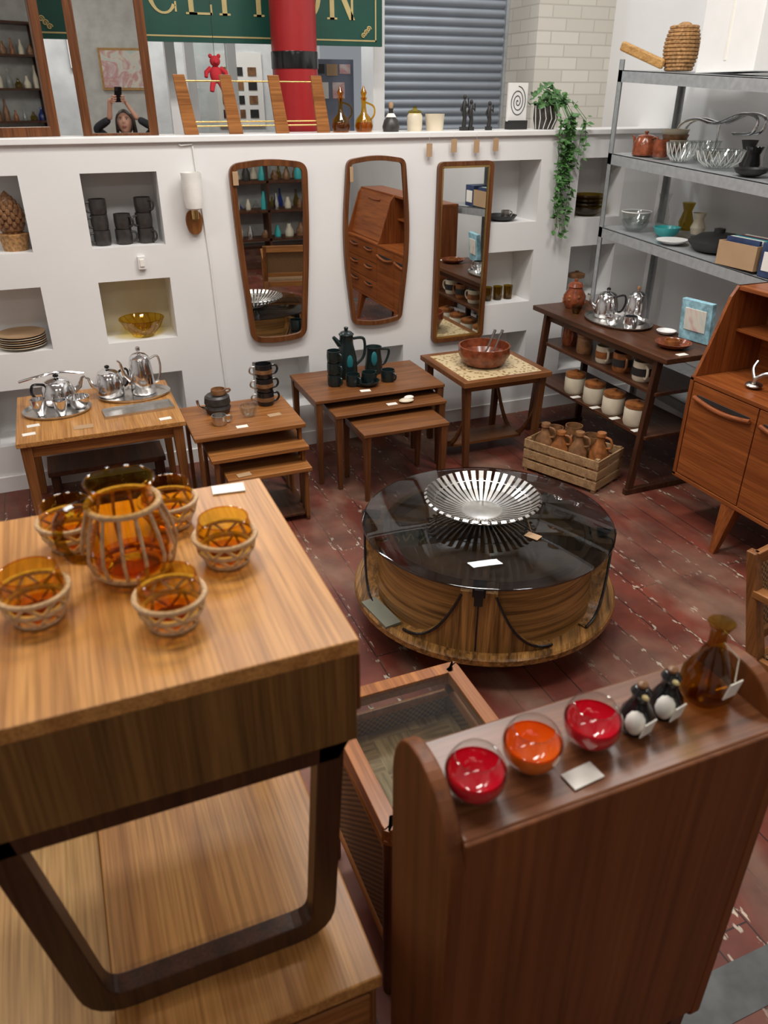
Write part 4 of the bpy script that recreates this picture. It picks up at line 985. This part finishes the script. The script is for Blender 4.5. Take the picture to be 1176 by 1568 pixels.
    o=bpy.data.objects.new('hair',me);COL.objects.link(o);o.parent=root;o.location=HC;o.rotation_euler=hr;k=o.modifiers.new('s','SOLIDIFY');k.thickness=.01
    b=B('hair_strands')
    for sx in(-1,1):
        for j in range(5):b.curve([(sx*(.045+.005*j),-.26-.014*j,1.85),(sx*(.074+.003*j),-.265-.018*j,1.81),(sx*(.082+.003*j),-.27-.018*j,1.74),(sx*(.084+.004*j),-.28-.02*j,1.66),(sx*(.085+.008*j),-.29-.01*j,1.55)],.014,hairm,8,4)
    b.done(parent=root)
    PM=Matrix.Translation((0,0,2.0))@camR.to_4x4();PI=PM.inverted()
    b=B('phone');b.prism(rp([(-.037,-.055),(.037,-.055),(.037,.1),(-.037,.1)],.008,4),.008,black,PM@at(0,0,.028));b.prism(rp([(-.03,.06),(-.002,.06),(-.002,.094),(-.03,.094)],.006,4),.002,blackm,PM@at(0,0,.026));b.done(parent=root)
    for sx in(-1,1):
        fo=PI@Vector((.15 if sx>0 else -.135,-.13 if sx>0 else -.11,1.80));pa=Vector((sx*.076,-.055,.052));wr=fo.lerp(pa,.72)
        skinobj('hand_palm',[PM@p for p in (fo,wr,pa,Vector((sx*.064,-.02,.042)))],[(0,1),(1,2),(2,3)],[(.032,.03),(.024,.02),(.030,.017),(.024,.014)],skin)
        for j,(yy,ln) in enumerate(((.012,.9),(-.010,1.0),(-.031,.93),(-.05,.75))):
            q=[Vector((sx*.066,yy-.006,.045)),Vector((sx*.054,yy,.0205)),Vector((sx*(.056-.022*ln),yy+.003,.0165)),Vector((sx*(.056-.038*ln),yy+.006,.0175))]
            skinobj('finger',[PM@p for p in q],[(0,1),(1,2),(2,3)],[.009,.0088,.0078,.0066],skin)
        q=[Vector((sx*.072,-.05,.05)),Vector((sx*.056,-.03,.05)),Vector((sx*.035,-.012,.047)),Vector((sx*.02,.0,.044))]
        skinobj('thumb',[PM@p for p in q],[(0,1),(1,2),(2,3)],[.012,.011,.0095,.008],skin)
person()
b=B('step_stool',(0,-.32,0));b.box(-.22,.22,-.16,.16,.155,.18,teakX);leg4(b,-.22,.22,-.16,.16,.155,teakZ,.018,.018,.04,.01);b.done(.004)
# ---------------------------------------------------------------- lights
def light(x,y,sx,sy,p,z=3.88,col=(1,.965,.92)):
    l=bpy.data.lights.new('ceiling_tube_light','AREA');l.shape='RECTANGLE';l.size=sx;l.size_y=sy;l.energy=p;l.color=col
    o=bpy.data.objects.new('ceiling_light',l);COL.objects.link(o);o.location=(x,y,z)
    b=B('ceiling_light_fitting',(x,y,0));b.box(-sx/2-.03,sx/2+.03,-sy/2-.03,sy/2+.03,z+.01,4.0,white2);b.done(.005)
light(1.3,3.1,1.8,.4,74);light(0.0,1.7,1.2,.4,38);light(2.6,2.0,.4,1.5,42);light(-1.6,2.6,1.5,.4,34)
light(.8,5.9,1.5,.4,55,col=(.95,.98,1));light(3.0,4.95,.6,.25,12,col=(.95,.98,1));light(-1.5,-2.0,1.5,.4,24);light(1.6,-2.0,1.5,.4,20)
w=bpy.data.worlds.new('w');bpy.context.scene.world=w;w.use_nodes=True;w.node_tree.nodes['Background'].inputs[0].default_value=(.8,.85,.9,1);w.node_tree.nodes['Background'].inputs[1].default_value=.3
# ---------------------------------------------------------------- camera
cam=bpy.data.cameras.new('camera');co=bpy.data.objects.new('camera',cam);COL.objects.link(co)
co.location=(0,0,2.0);co.rotation_euler=(pi/2-PIT,0,-YAW)
cam.sensor_fit='VERTICAL';cam.sensor_height=36;cam.sensor_width=27;cam.lens=27.0;cam.clip_start=.01
cam.dof.use_dof=True;cam.dof.focus_distance=3.3;cam.dof.aperture_fstop=4.5
sc=bpy.context.scene;sc.camera=co
sc.view_settings.view_transform='Standard';sc.view_settings.look='None';sc.view_settings.exposure=0
